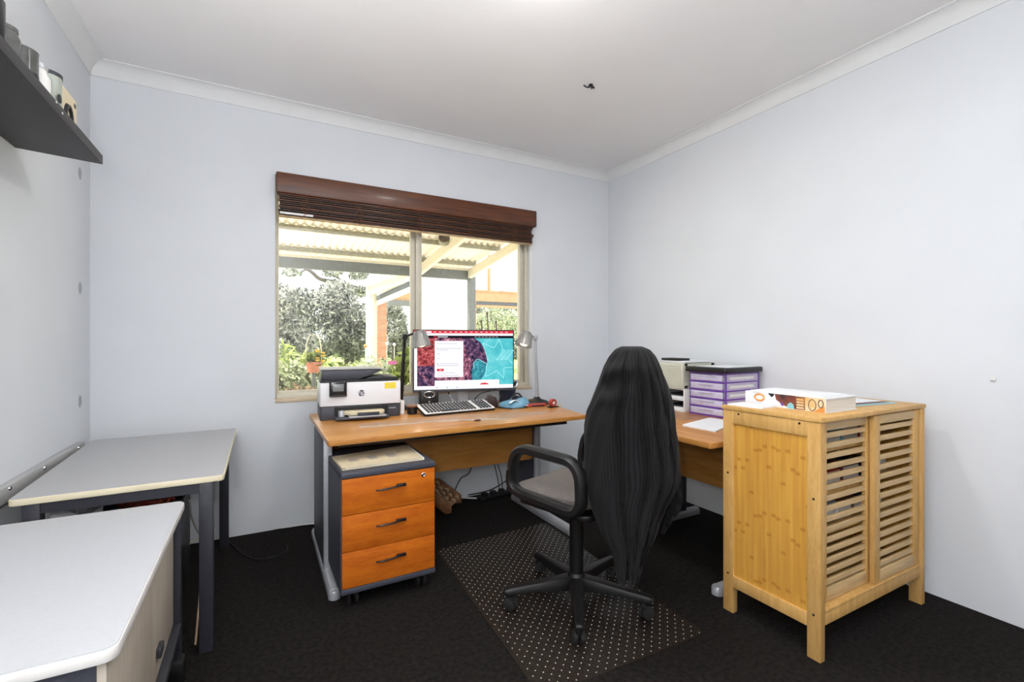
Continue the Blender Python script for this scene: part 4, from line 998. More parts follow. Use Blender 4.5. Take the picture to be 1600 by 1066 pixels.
MB().box(-0.004, 0.10, 0.05, 0.195, 0.0105, 0.026).build('spine', 'black_plastic', nb, bev=0.002)
pq = [pZ(*p, dz) for p in ((1066, 666), (1118, 676), (1150, 662), (1108, 655))]
ps = thing('paper_sheets', 'small stack of white paper sheets near the end of the right desk', 'paper', (0, 0, dz))
MB().prism([(p.x, p.y) for p in pq], 0.0006, 0.006).build('sheets', 'paper', ps)
MB().prism([(p.x + 0.012, p.y + 0.006) for p in pq], 0.006, 0.0075).build('top_sheet', 'paper', ps)

# ================================================================== BAMBOO CABINET
X0, X1, Y0, Y1, ZT = 1.788, 2.610, 0.958, 1.362, 0.89
bc = thing('bamboo_cabinet', 'bamboo cabinet with two slatted sliding doors, right of the chair', 'cabinet', (X0, Y0, 0))
CW, CD = X1 - X0, Y1 - Y0
MB().box(-0.004, CW + 0.004, -0.004, CD + 0.006, ZT - 0.018, ZT).build('top_board', 'bamboo_frame', bc, bev=0.003)
P_ = 0.048
for x in (0, CW - 0.03):
    for y in (0, CD - P_):
        MB().box(x, x + 0.03, y, y + P_, 0, ZT - 0.0185).build('post', 'bamboo_frame', bc, bev=0.002)
for x in (0.0, CW - 0.022):
    MB().box(x, x + 0.022, P_, CD - P_, ZT - 0.075, ZT - 0.0185).build('side_rail', 'bamboo_frame', bc, bev=0.002)
    MB().box(x, x + 0.022, P_, CD - P_, 0.112, 0.162).build('side_rail', 'bamboo_frame', bc, bev=0.002)
    MB().box(x + 0.008, x + 0.016, P_, CD - P_, 0.162, ZT - 0.075).build('side_panel', 'bamboo_panel', bc, smooth=0)
MB().box(0.03, CW - 0.03, CD - 0.02, CD - 0.010, 0.13, ZT - 0.02).build('back_panel', 'bamboo_panel', bc, smooth=0)
MB().box(0.03, CW - 0.03, 0.004, 0.024, 0.125, 0.172).build('front_rail', 'bamboo_frame', bc, bev=0.002)
MB().box(0.03, CW - 0.03, 0.002, 0.05, 0.172, 0.182).build('door_track', 'bamboo_frame', bc, bev=0.001)
for z in (0.18, 0.42, 0.575, 0.74):
    MB().box(0.03, CW - 0.03, 0.055, CD - 0.02, z, z + 0.012).build('shelf_board', 'bamboo_frame', bc)
for y, z in ((0.075, ZT - 0.03), (CD - 0.075, ZT - 0.03), (0.024, ZT - 0.30), (CD - 0.024, 0.60), (CD - 0.024, 0.165), (0.024, 0.165)):
    MB().lathe([(0.0045, 0), (0.0045, 0.0012)], 10, Matrix.Translation((0.0, y, z)) @ Matrix.Rotation(R(-90), 4, 'Y')).build('screw', 'black_plastic', bc)
def slat_door(xa_, xb_, y, n=15):
    z0, z1 = 0.184, ZT - 0.024
    sw = 0.048
    dd = MB().box(xa_, xa_ + sw, y, y + 0.018, z0, z1).build('door', 'bamboo_frame', bc, bev=0.002)
    MB().box(xb_ - sw, xb_, y, y + 0.018, z0, z1).build('stile', 'bamboo_frame', dd, bev=0.002)
    MB().box(xa_ + sw, xb_ - sw, y, y + 0.018, z1 - 0.036, z1).build('door_rail', 'slat_light', dd, bev=0.002)
    MB().box(xa_ + sw, xb_ - sw, y, y + 0.018, z0, z0 + 0.048).build('door_rail', 'slat_light', dd, bev=0.002)
    a, b_ = z0 + 0.048, z1 - 0.036
    pit = (b_ - a) / n
    me = MB().box(0, xb_ - xa_ - 2 * sw, 0, 0.011, 0, pit * 0.52).mesh('slat', 'slat_light', 0.0015, 1)
    for k in range(n):
        obj('slat', me, dd, (xa_ + sw, y + 0.0035, a + pit * (k + 0.24)))
slat_door(0.052, 0.435, 0.030)
slat_door(0.400, CW - 0.034, 0.008)
cols = ['book_dark', 'navy_gloss', 'paper', 'brown_wood', 'charcoal_plastic', 'book_teal', 'red_plastic']
colw = ['blackish red', 'navy', 'white', 'brown', 'charcoal', 'teal', 'red']
gi = 0
for z, n, names in ((0.432, 5, 'middle'), (0.587, 5, 'upper'), (0.752, 4, 'top')):
    x = 0.08
    for k in range(n):
        w = random.uniform(0.09, 0.13); h = random.uniform(0.03, 0.07)
        b_ = thing('book', colw[gi % 7] + ' book on the ' + names + ' shelf behind the bamboo cabinet slats', 'book', (X0 + x, Y0 + 0.10, z + 0.0005), 0, 'books behind the cabinet slats')
        MB().box(0, w, 0, 0.2, 0, h).build('cover', cols[gi % 7], b_, bev=0.002)
        MB().box(0.003, w - 0.003, -0.001, 0.0, 0.004, h - 0.004).build('pages', 'book_pages', b_)
        x += w + 0.02; gi += 1
# things on the cabinet
bk = thing('art_book', 'thick white art book with an illustrated spine on the bamboo cabinet', 'book', (1.928, 1.012, ZT), 0)
MB().box(0.002, 0.224, 0.004, 0.336, 0.004, 0.052).build('pages', 'book_pages', bk)
MB().box(0, 0.228, 0, 0.34, 0, 0.004).build('back_cover', 'paper', bk)
MB().box(0, 0.228, 0, 0.34, 0.052, 0.057).build('front_cover', 'paper', bk)
spn = MB().box(-0.003, 0.002, 0, 0.34, 0, 0.057).build('spine', 'paper', bk, bev=0.001)
def spart(y0, y1, z0, z1, m, lay=1): 
    return MB().box(-0.003 - 0.0003 * lay, -0.003, 0.34 - y1, 0.34 - y0, z0, z1).build('spine_art', m, spn)
def spol(pts, m, lay):
    return MB().prism([(0.34 - a * 0.34, b_ * 0.057) for a, b_ in pts], 0.003, 0.003 + 0.0003 * lay, Matrix(((0, 0, -1, 0), (1, 0, 0, 0), (0, 1, 0, 0), (0, 0, 0, 1)))).build('spine_art', m, spn, smooth=0)
spol([(0.31, 0.98), (0.40, 0.98), (0.385, 0.80), (0.36, 0.70)], 'black_plastic', 1)
spol([(0.40, 0.98), (0.66, 0.98), (0.66, 0.03), (0.60, 0.03), (0.50, 0.25), (0.42, 0.55)], 'book_dark', 1)
spol([(0.47, 0.30), (0.50, 0.42), (0.52, 0.24), (0.50, 0.12)], 'purple_plastic', 2)
spol([(0.56, 0.04), (0.56, 0.30), (0.60, 0.48), (0.635, 0.35), (0.645, 0.04)], 'book_teal', 2)
spart(0.224, 0.262, 0.002, 0.055, 'brown_wood', 2)
for z in (0.006, 0.017, 0.028, 0.039): spart(0.229, 0.257, z, z + 0.007, 'book_art', 3)
spart(0.262, 0.339, 0.001, 0.056, 'book_art', 1)
spol([(0.87, 0.02), (0.99, 0.02), (0.99, 0.45), (0.92, 0.25)], 'flower_orange', 2)
def ring(cy, cz_, ry, rz_, m, r_):
    MB().tube([(-0.0038, 0.34 - cy + ry * math.cos(2 * PI * k / 20), cz_ + rz_ * math.sin(2 * PI * k / 20)) for k in range(20)], r_, 4, True).build('spine_art', m, spn)
ring(0.068, 0.034, 0.022, 0.014, 'flower_orange', 0.004); ring(0.322, 0.034, 0.009, 0.015, 'black_plastic', 0.0016); ring(0.29, 0.026, 0.014, 0.022, 'black_plastic', 0.0014)
lf = thing('loose_sheets', 'loose white sheets slipped on top of the thick art book', 'paper', (1.94, 1.03, ZT + 0.0575), R(4))
MB().box(0, 0.2, 0.0, 0.29, 0.0, 0.003).build('sheets', 'paper', lf)
MB().box(0.01, 0.20, 0.02, 0.30, 0.003, 0.0045).build('top_sheet', 'paper', lf)
mgz = thing('magazine', 'thin magazine lying behind the art book on the bamboo cabinet', 'magazine', (2.235, 1.01, ZT), R(-6))
MB().box(0, 0.27, 0.04, 0.25, 0.0005, 0.004).build('pages', 'paper', mgz)
MB().box(-0.002, 0.272, 0.038, 0.252, 0.004, 0.005).build('cover', 'book_teal', mgz)
MB().box(0.02, 0.26, 0.06, 0.20, 0.005, 0.0056).build('cover_print', 'book_dark', mgz)
MB().box(0.0, 0.25, 0.09, 0.25, 0.0058, 0.008).build('insert', 'paper', mgz)
en = thing('envelope', 'white envelope at the back corner of the bamboo cabinet', 'envelope', (1.81, 1.20, ZT), R(3))
MB().box(0, 0.11, 0, 0.15, 0.0005, 0.006).build('envelope_body', 'paper', en)

# ================================================================== CHAIR MAT
cm = thing('chair_mat', 'clear studded plastic chair mat under the office chair', 'chair mat', (0, 0, 0))
mq = [(0.812, 1.30), (1.568, 1.272), (1.622, 2.54), (0.866, 2.49)]
MB().prism(rpoly(mq, 0.05, 5), 0.0005, 0.004).build('mat_sheet', 'chair_mat_film', cm)
sv, sf = [], []
nx, ny = 18, 29
for i in range(nx):
    for j in range(ny * 2):
        u = (i + 0.5 + (0.5 if j % 2 else 0)) / nx; v = (j + 0.7) / (ny * 2)
        if u > 0.985: continue
        a = Vector(mq[0]).lerp(Vector(mq[1]), u); b_ = Vector(mq[3]).lerp(Vector(mq[2]), u); p = a.lerp(b_, v)
        r_ = 0.0024; n0 = len(sv)
        for k in range(5): sv.append((p.x + r_ * math.cos(k * 1.2566), p.y + r_ * math.sin(k * 1.2566), 0.004))
        sv.append((p.x, p.y, 0.0056))
        sf += [(n0 + k, n0 + (k + 1) % 5, n0 + 5) for k in range(5)]
so = MB().add(sv, sf).build('mat_studs', 'stud', cm); so['kind'] = 'stuff'

# ================================================================== OFFICE CHAIR
CHX, CHY, CHA = 1.255, 1.712, R(18)
ch = thing('office_chair', 'black office chair with grey-brown seat and loop armrests', 'chair', (CHX, CHY, 0.0042), CHA)
MB().lathe([(0.045, 0.055), (0.052, 0.06), (0.05, 0.10), (0.036, 0.125), (0.034, 0.13)], 24).build('hub', 'black_plastic', ch)
MB().lathe([(0.031, 0.12), (0.031, 0.38), (0.026, 0.385), (0.026, 0.455)], 24).build('gas_column', 'black_plastic', ch)
A0 = R(19.5) - CHA
for k in range(5):
    a = A0 + k * R(72); M_ = Matrix.Rotation(a, 4, 'Z')
    lg_ = MB()
    sec = [(0.03, 0.034, 0.060, 0.118), (0.12, 0.030, 0.066, 0.110), (0.24, 0.025, 0.068, 0.098), (0.318, 0.022, 0.066, 0.090), (0.335, 0.016, 0.068, 0.084)]
    vs = []
    for x, w, z0, z1 in sec: vs += [M_ @ Vector(q) for q in ((x, -w, z0), (x, w, z0), (x, w * 0.72, z1), (x, -w * 0.72, z1))]
    fs = [(i * 4 + q, i * 4 + (q + 1) % 4, i * 4 + 4 + (q + 1) % 4, i * 4 + 4 + q) for i in range(len(sec) - 1) for q in range(4)] + [(3, 2, 1, 0), tuple(len(vs) - 4 + q for q in range(4))]
    lg_.add(vs, fs).build('leg', 'black_plastic', ch, bev=0.005)
    c = M_ @ Vector((0.312, 0, 0)); sw_ = a + R((25, 70, -40, 15, 55)[k])
    cs = MB().lathe([(0.012, 0.04), (0.014, 0.05), (0.014, 0.066)], 12, Matrix.Translation(c)).build('caster', 'black_plastic', ch)
    off = Matrix.Rotation(sw_, 4, 'Z') @ Vector((-0.012, 0, 0))
    for s in (-1, 1):
        MB().lathe([(0.023, -0.009), (0.026, -0.006), (0.026, 0.006), (0.018, 0.011), (0.001, 0.012)] if s > 0 else [(0.001, -0.012), (0.018, -0.011), (0.026, -0.006), (0.026, 0.006), (0.023, 0.009)], 20,
                   Matrix.Translation(c + off + Vector((0, 0, 0.0262))) @ Matrix.Rotation(sw_, 4, 'Z') @ Matrix.Translation((0, s * 0.014, 0)) @ Matrix.Rotation(R(-90), 4, 'X')).build('wheel', 'black_rubber', cs)
    MB().box(-0.018, 0.018, -0.012, 0.012, 0.03, 0.052).build('fork', 'black_plastic', cs, bev=0.004).matrix_local = Matrix.Translation(c + off) @ Matrix.Rotation(sw_, 4, 'Z')
# seat: cushion with waterfall front
def cushion(name, m, parent, w, d0, d1, zfun, th, nx=16, ny=16, ex=5.0):
    vs, fs = [], []
    for side in (0, 1):
        for j in range(ny + 1):
            for i in range(nx + 1):
                u, v = -1 + 2 * i / nx, -1 + 2 * j / ny
                # squircle mapping
                k_ = 1 / max(1e-6, (abs(u) ** ex + abs(v) ** ex) ** (1 / ex)) * max(abs(u), abs(v)) if (u or v) else 1
                uu, vv = u * k_, v * k_
                e = max(0.0, 1 - max(abs(u), abs(v)) ** 5)
                x = uu * w; y = (d0 + d1) / 2 + vv * (d1 - d0) / 2
                zz = zfun(uu, vv)
                vs.append((x, y, zz - th / 2 + (th / 2) * (1 if side == 0 else -1) * (0.35 + 0.65 * e ** 0.5 if e > 0 else 0.35)))
    n1 = (nx + 1) * (ny + 1)
    idx = lambda s, i, j: s * n1 + j * (nx + 1) + i
    for j in range(ny):
        for i in range(nx):
            fs.append((idx(0, i, j), idx(0, i + 1, j), idx(0, i + 1, j + 1), idx(0, i, j + 1)))
            fs.append((idx(1, i, j), idx(1, i, j + 1), idx(1, i + 1, j + 1), idx(1, i + 1, j)))
    per = [(i, 0) for i in range(nx)] + [(nx, j) for j in range(ny)] + [(i, ny) for i in range(nx, 0, -1)] + [(0, j) for j in range(ny, 0, -1)]
    for a, b_ in zip(per, per[1:] + per[:1]): fs.append((idx(0, *a), idx(1, *a), idx(1, *b_), idx(0, *b_)))
    return MB().add(vs, fs).build(name, m, parent, smooth=60)
cushion('seat', 'seat_fabric', ch, 0.235, -0.215, 0.235, lambda u, v: 0.545 + 0.012 * v * v * (v < 0) + 0.010 * u * u - 0.045 * max(0, v - 0.35) ** 1.5 - 0.0, 0.075)
MB().prism(rrect(-0.20, 0.20, -0.20, 0.19, 0.05), 0.448, 0.474).build('seat_pan', 'black_plastic', ch, bev=0.008)
MB().box(-0.07, 0.07, -0.14, 0.10, 0.425, 0.450).build('tilt_mechanism', 'black_plastic', ch, bev=0.006)
for s in (-1, 1):
    xa_ = 0.262 * s
    lp_ = []
    for y, z, r_ in ((0.125, 0.715, 0.07), (-0.205, 0.70, 0.06), (-0.215, 0.50, 0.06), (0.165, 0.525, 0.06)): lp_.append((y, z))
    rp_ = rpoly(lp_, 0.075, 7)
    arm = MB(); vs = []; n = len(rp_)
    cyy = sum(p[0] for p in rp_) / n; czz = sum(p[1] for p in rp_) / n
    for i, (y, z) in enumerate(rp_):
        p = Vector((y, z)); t = (Vector(rp_[(i + 1) % n]) - Vector(rp_[i - 1])).normalized(); nn = Vector((t.y, -t.x))
        if nn.dot(p - Vector((cyy, czz))) < 0: nn = -nn
        for k in range(8):
            a = 2 * PI * k / 8 + PI / 8
            o_ = nn * (0.020 * math.copysign(abs(math.cos(a)) ** 0.7, math.cos(a))); 
            vs.append((xa_ + 0.029 * math.copysign(abs(math.sin(a)) ** 0.7, math.sin(a)), p.x + o_.x, p.y + o_.y))
    fs = [(i * 8 + k, i * 8 + (k + 1) % 8, ((i + 1) % n) * 8 + (k + 1) % 8, ((i + 1) % n) * 8 + k) for i in range(n) for k in range(8)]
    ao = arm.add(vs, fs).build('armrest', 'black_plastic', ch, smooth=50)
    MB().box(min(xa_, xa_ * 0.6), max(xa_, xa_ * 0.6), -0.06, 0.03, 0.478, 0.498).build('armrest_bracket', 'black_plastic', ao, bev=0.003)
    MB().lathe([(0.006, 0), (0.005, 0.003)], 10, Matrix.Translation((xa_ + 0.0285 * s, 0.148, 0.62)) @ Matrix.Rotation(R(90 * s), 4, 'Y')).build('screw', 'chrome', ao)
# backrest (under the cardigan)
bk_o = cushion('backrest', 'seat_fabric', ch, 0.15, -0.21, 0.21, lambda u, v: 0.0, 0.055)
bk_o.matrix_local = Matrix.Translation((0, -0.245, 0.81)) @ Matrix.Rotation(R(97), 4, 'X')
MB().bar(spline([(0, -0.10, 0.452), (0, -0.24, 0.455), (0, -0.285, 0.52), (0, -0.292, 0.80)], 8), 0.06, 0.012).build('back_bar', 'black_plastic', ch)

# ------------------------------------------------------------------ cardigan draped over the backrest
bc_w = Vector((CHX + 0.25 * math.sin(CHA), CHY - 0.25 * math.cos(CHA), 0))          # middle of the backrest
CGA = -math.atan2(bc_w.x, bc_w.y)
cg = thing('cardigan', 'charcoal ribbed knit cardigan draped over the back of the office chair', 'cardigan', bc_w, CGA)
fwv = Vector((-math.sin(CGA), math.cos(CGA), 0)); rtv = Vector((math.cos(CGA), math.sin(CGA), 0))
def chair_local(px, py, yl):
    d = ray(px, py); o0 = Vector((0, 0, CAMH)); k = (yl - (o0 - bc_w).dot(fwv)) / d.dot(fwv); q = o0 + d * k
    return (q - bc_w).dot(rtv), q.z
def cg_y(t): return -0.02 - 0.15 * max(0.0, t - 0.45) / 0.55
def cg_t(t): return 0.05 + 0.155 * min(1, t * 6) ** 0.5 * (1 - 0.72 * max(0, t - 0.45) / 0.55)
sil = [(541.5, 972, 1002), (546, 962, 1014), (556, 953, 1023), (572, 945, 1031), (598, 936, 1041), (620, 927, 1048), (640, 918.5, 1052), (665, 915, 1055), (690, 914.5, 1058), (715, 914.5, 1060),
       (740, 914.5, 1060), (756, 916, 1054), (782, 923, 1040), (805, 931, 1030), (825, 939, 1024), (848, 954, 1012), (868, 960, 1004), (885, 962, 1001), (897, 966, 996)]
rows = []
for k_, (y, a, b_) in enumerate(sil):
    yl = cg_y(k_ / (len(sil) - 1))
    xl, z = chair_local(a, y, yl); xr, z2 = chair_local(b_, y, yl); rows.append((z * 0.5 + z2 * 0.5, xl, xr))
# resample rows
NT, NS = 90, 96
zs = np.array([r_[0] for r_ in rows]); xls = np.array([r_[1] for r_ in rows]); xrs = np.array([r_[2] for r_ in rows])
tt = np.linspace(0, 1, len(zs)); tn = np.linspace(0, 1, NT)
tn = tn ** 1.0
zi, li, ri = np.interp(tn, tt, zs), np.interp(tn, tt, xls), np.interp(tn, tt, xrs)
for arr in (zi, li, ri):
    arr[1:-1] = (arr[:-2] + 2 * arr[1:-1] + arr[2:]) / 4
def drape(name, zi, li, ri, yc, thick, parent, seed, foldamp=0.016, cut=0.0, ncrease=5):
    rn = random.Random(seed); nt = len(zi); vs = []; uvs = []
    phs = [rn.uniform(0, 6.3) for _ in range(6)]
    for j in range(nt):
        t = j / (nt - 1); cx = (li[j] + ri[j]) / 2; hwid = (ri[j] - li[j]) / 2
        th = thick(t)
        for i in range(NS):
            a = 2 * PI * i / NS; ca, sa = math.cos(a), math.sin(a)
            x = cx + hwid * math.copysign(abs(ca) ** 0.8, ca)
            y = th * math.copysign(abs(sa) ** 0.6, sa)
            s = (ca + 1) / 2                     # 0 left .. 1 right
            f = 0.0
            if sa < 0:                          # outside: folds run down from the shoulder, fanning to the right
                w = abs(sa) ** 0.6; grow = min(1.0, t * 3.0)
                for (s0, s1, wd, am) in ((0.40, 0.48, 0.030, 1.0), (0.56, 0.66, 0.028, 0.9), (0.70, 0.82, 0.026, 0.85), (0.83, 0.93, 0.022, 0.7)):
                    sc0 = s0 + (s1 - s0) * t + 0.012 * math.sin(t * 7 + s0 * 20)
                    f += am * math.exp(-((s - sc0) / wd) ** 2)
                f = f * grow * w
                wave = 0.35 * math.sin(s * 16 + t * 2.0 + phs[0]) * grow * w
                puff = 0.32 * math.sin(t * 60 + s * 4) * math.exp(-((t - 0.20) / 0.09) ** 2) * math.exp(-((s - 0.15) / 0.25) ** 2) * w * 2
                y += foldamp * (1.25 * f - 0.7 * wave + puff)
            vs.append((x + 0.003 * math.sin(t * 30 + i), yc(t) + y, zi[j]))
    fs = []
    for j in range(nt - 1):
        for i in range(NS): fs.append((j * NS + i, j * NS + (i + 1) % NS, (j + 1) * NS + (i + 1) % NS, (j + 1) * NS + i))
    fs += [tuple(range(NS)), tuple(reversed(range((nt - 1) * NS, nt * NS)))]
    o = MB().add(vs, fs).build(name, 'charcoal_knit', parent, smooth=80)
    me = o.data; ul = me.uv_layers.new(name='UVMap')
    for l in me.loops:
        v = l.vertex_index; i = v % NS; co = me.vertices[v].co
        a = i if i <= NS / 2 else NS - i                     # ribs at even steps round the loop
        ul.data[l.index].uv = (a / NS * 0.95, co.z)
    return o
drape('cardigan_body', zi, li, ri, cg_y, cg_t, cg, 3, 0.046)
# right sleeve hanging beyond the body, with the hem tucked behind
sl = [(690, 1028, 1056), (715, 1029, 1060), (742, 1031, 1063), (765, 1036, 1064.5), (785, 1036, 1065), (798, 1033, 1060), (812, 1031, 1050), (824, 1031, 1042), (832, 1033, 1037)]
r2 = []
for y, a, b_ in sl:
    xl, z = chair_local(a, y, 0.03); xr, z2 = chair_local(b_, y, 0.03); r2.append(((z + z2) / 2, xl, xr))
t2 = np.linspace(0, 1, len(r2)); tn2 = np.linspace(0, 1, 40)
z2i, l2i, r2i = (np.interp(tn2, t2, [r_[k] for r_ in r2]) for k in range(3))
drape('sleeve', z2i, l2i, r2i, lambda t: 0.03, lambda t: 0.05 * (1 - 0.5 * t), cg, 8, 0.006)

# ================================================================== UNDER THE DESK
fm = thing('foot_massager', 'brown wooden foot roller leaning under the desk behind the pedestal', 'foot roller', (0, 0, 0))
fa = pZ(713, 803, 0.0)
fm.location = fa + Vector((-0.75 * 0.125, 0.65 * 0.125, 0.085)); fm.rotation_euler = (0, R(-32), math.atan2(0.65, -0.75))
for y in (-0.10, 0.10):
    MB().prism([(-0.13, 0.03), (-0.10, 0.0), (0.10, 0.0), (0.14, 0.025), (0.14, 0.05), (0.09, 0.075), (-0.10, 0.075)], -0.008, 0.008, Matrix(((1, 0, 0, 0), (0, 0, 1, y), (0, 1, 0, 0.001), (0, 0, 0, 1)))).build('side_board', 'brown_wood', fm, bev=0.003)
for k in range(5):
    x = -0.085 + k * 0.042
    ro = MB().tube([(x, -0.092, 0.05), (x, 0.092, 0.05)], 0.007, 8).build('rod', 'brown_wood', fm)
    for q in range(5):
        MB().lathe([(0.010, -0.014), (0.019, -0.008), (0.019, 0.008), (0.010, 0.014)], 12, Matrix.Translation((x, -0.07 + q * 0.035, 0.05)) @ Matrix.Rotation(R(90), 4, 'X')).build('roller', 'brown_wood' if (q + k) % 2 else 'pale_wood', ro)
def cable(pts, r_, m_, lb_):
    return tag(MB().tube(spline(pts, 8), r_, 6).build('floor_cable', m_), lb_, 'cable')
W_ = YB - 0.012
cable([(0.95, 3.18, 0.008), (1.05, 3.19, 0.010), (1.18, 3.17, 0.014), (1.30, 3.19, 0.02), (1.42, 3.15, 0.012), (1.55, 3.17, 0.01), (1.66, 3.16, 0.01)], 0.006, 'cable_white', 'white power cable running along the foot of the back wall')
a = pY(735, 735, W_); b_ = pY(720, 748, W_); c_ = pY(711, 766, W_)
cable([(a.x + 0.06, W_, a.z + 0.25), (a.x, W_, a.z), (b_.x, W_, b_.z), (c_.x, W_, c_.z), (c_.x - 0.03, W_ - 0.02, 0.03), (c_.x - 0.06, W_ - 0.05, 0.006)], 0.0035, 'black_rubber', 'thin black cable hanging crookedly against the wall near the foot roller')
for k, (dx, wh) in enumerate(((0.0, 'the one nearer the pedestal'), (0.022, 'the one nearer the armrest'))):
    a = pY(775, 720, W_); cable([(a.x + dx, W_, 0.62), (a.x + dx, W_, a.z), (a.x - 0.02 + dx, W_, 0.25), (a.x + 0.01 + dx * 1.6, W_, 0.12), (a.x + 0.02 + dx, W_ - 0.03, 0.006)], 0.0032, 'black_rubber', 'black cable on the wall under the desk, ' + wh + ' of two')
cable([(1.36, 3.20, 0.03), (1.46, 3.19, 0.035), (1.55, 3.16, 0.06), (1.62, 3.1, 0.12), (1.64, 3.0, 0.2)], 0.004, 'black_rubber', 'black cable rising from the power strip to the desk leg')
pst = thing('power_strip', 'black power strip on the carpet below the right end of the desk', 'power strip', (1.56, 3.12, 0.0), R(6))
MB().box(-0.16, 0.16, -0.03, 0.03, 0.001, 0.035).build('case', 'black_plastic', pst, bev=0.006)
for k in range(4):
    MB().box(-0.13 + k * 0.075, -0.09 + k * 0.075, -0.02, 0.02, 0.035, 0.06).build('plug', 'black_rubber', pst, bev=0.004)
cable([(0.08, 3.235, 0.012), (0.16, 3.225, 0.012), (0.24, 3.22, 0.012), (0.34, 3.2, 0.012)], 0.005, 'cable_white', 'short length of white cable at the wall beside the desk leg')

# ================================================================== OUTSIDE
GZ = -0.12
g1 = MB().box(-8, 14, YB + TH, 10.5, GZ - 0.2, GZ).build('ground_paving', 'paving', smooth=0); g1['kind'] = 'structure'
g2 = MB().box(-40, 60, 10.5, 90, GZ - 0.2, GZ - 0.02).build('ground_lawn', 'lawn', smooth=0); g2['kind'] = 'structure'
# patio roof on this side
pt = thing('patio_roof', 'cream corrugated patio roof on olive steel rafters outside the window', 'patio roof', (0, 0, 0))
SL = 0.115
def rz_(y): return 2.215 + SL * (6.0 - y)
RX0, RX1, RY0, RY1 = -2.2, 2.62, YB + TH + 0.01, 6.25
cor, amp, per = 0, 0.013, 0.080
sheet = RX0
while sheet < RX1 - 0.05:
    x_end = min(sheet + 0.762, RX1); nst = int((x_end - sheet) / (per / 6))
    vs, fs = [], []
    for i in range(nst + 1):
        x = sheet + (x_end - sheet) * i / nst; d = amp * math.cos(2 * PI * x / per)
        vs += [(x, RY0, rz_(RY0) + d + amp), (x, RY1, rz_(RY1) + d + amp)]
    fs = [(2 * i, 2 * i + 1, 2 * i + 3, 2 * i + 2) for i in range(nst)]
    MB().add(vs, fs).build('roof_sheet', 'roof_cream', pt, smooth=80)
    sheet = x_end
for y in (5.82, 5.10, 4.35):
    MB().box(RX0, RX1 - 0.03, y - 0.02, y + 0.02, rz_(y) - 0.05, rz_(y) - 0.001).build('purlin', 'olive_steel', pt)
bt = rz_(6.05) - 0.06
MB().box(RX0, RX1 - 0.04, 6.02, 6.08, bt - 0.125, bt).build('beam', 'grey_steel', pt)
MB().box(RX0, RX1 - 0.04, 6.02, 6.08, bt, bt + 0.035).build('beam_flange', 'cream_paint', pt)
for x, wd in ((1.87, 0.05), (2.58, 0.06), (-0.9, 0.05)):
    MB().add([(x - wd / 2, RY0, rz_(RY0) - 0.17), (x + wd / 2, RY0, rz_(RY0) - 0.17), (x + wd / 2, 6.0, rz_(6.0) - 0.17), (x - wd / 2, 6.0, rz_(6.0) - 0.17),
              (x - wd / 2, RY0, rz_(RY0) - 0.052), (x + wd / 2, RY0, rz_(RY0) - 0.052), (x + wd / 2, 6.0, rz_(6.0) - 0.052), (x - wd / 2, 6.0, rz_(6.0) - 0.052)],
             [(0, 3, 2, 1), (4, 5, 6, 7), (0, 1, 5, 4), (1, 2, 6, 5), (2, 3, 7, 6), (3, 0, 4, 7)]).build('rafter', 'cream_paint', pt)
for x in (2.62, -2.1):
    MB().box(x - 0.045, x + 0.045, 6.0, 6.09, GZ, bt - 0.0).build('post', 'grey_steel', pt)
fl_ = thing('outdoor_sensor', 'round brown sensor housing fixed on the patio rafter', 'sensor', tuple(pX(694, 374, 1.80)))
Mr = Matrix.Rotation(R(70), 4, 'X') @ Matrix.Rotation(R(-20), 4, 'Y')
MB().lathe([(0.056, -0.035), (0.065, -0.03), (0.065, 0.03), (0.056, 0.035)], 20, Mr).build('housing', 'olive_steel', fl_)
MB().lathe([(0.056, 0.0351), (0.054, 0.039), (0.001, 0.039)], 20, Mr, cap=False).build('lens', 'bark', fl_)
MB().box(0.02, 0.075, -0.015, 0.015, -0.015, 0.015).build('bracket', 'olive_steel', fl_)

# brick wing across the garden
wg = thing('brick_wing', 'brick-piered wing of the house with pale gutter across the garden', 'building', (0, 0, 0))
D = 9.4
pl, prr = pY(586, 500, D).x, pY(604.5, 500, D).x
zt_ = pY(595, 466, D).z
pier = MB().box(pl + 0.008, prr - 0.008, D + 0.008, D + 0.222, GZ, zt_).build('brick_pier', 'mortar', wg)
bh, bg = 0.076, 0.010
bmh = MB().box(0, prr - pl, 0, 0.105, 0, bh).mesh('brick', 'brick_clay', 0.003, 1)
bms = MB().box(0, (prr - pl - bg) / 2, 0, 0.105, 0, bh).mesh('brick', 'brick_clay', 0.003, 1)
bmm = [bmh, bms]
k = 0; z = GZ
while z + bh < zt_:
    for y in (D, D + 0.125):
        if k % 2 == 0: obj('brick', bmh, pier, (pl, y, z))
        else:
            obj('brick', bms, pier, (pl, y, z)); obj('brick', bms, pier, (pl + (prr - pl + bg) / 2, y, z))
    z += bh + bg; k += 1
cxa, cxb = pY(582, 500, D - 0.3).x, pY(586.5, 500, D - 0.3).x
MB().box(cxa, cxb + 0.02, D - 0.36, D - 0.28, GZ, pY(584, 452, D - 0.3).z).build('column', 'cream_paint', wg)
dpx = pY(576.5, 500, D - 0.5).x
MB().box(dpx - 0.05, dpx + 0.04, D - 0.55, D - 0.47, GZ, pY(576, 448, D - 0.5).z).build('downpipe', 'pale_green_paint', wg, bev=0.01)
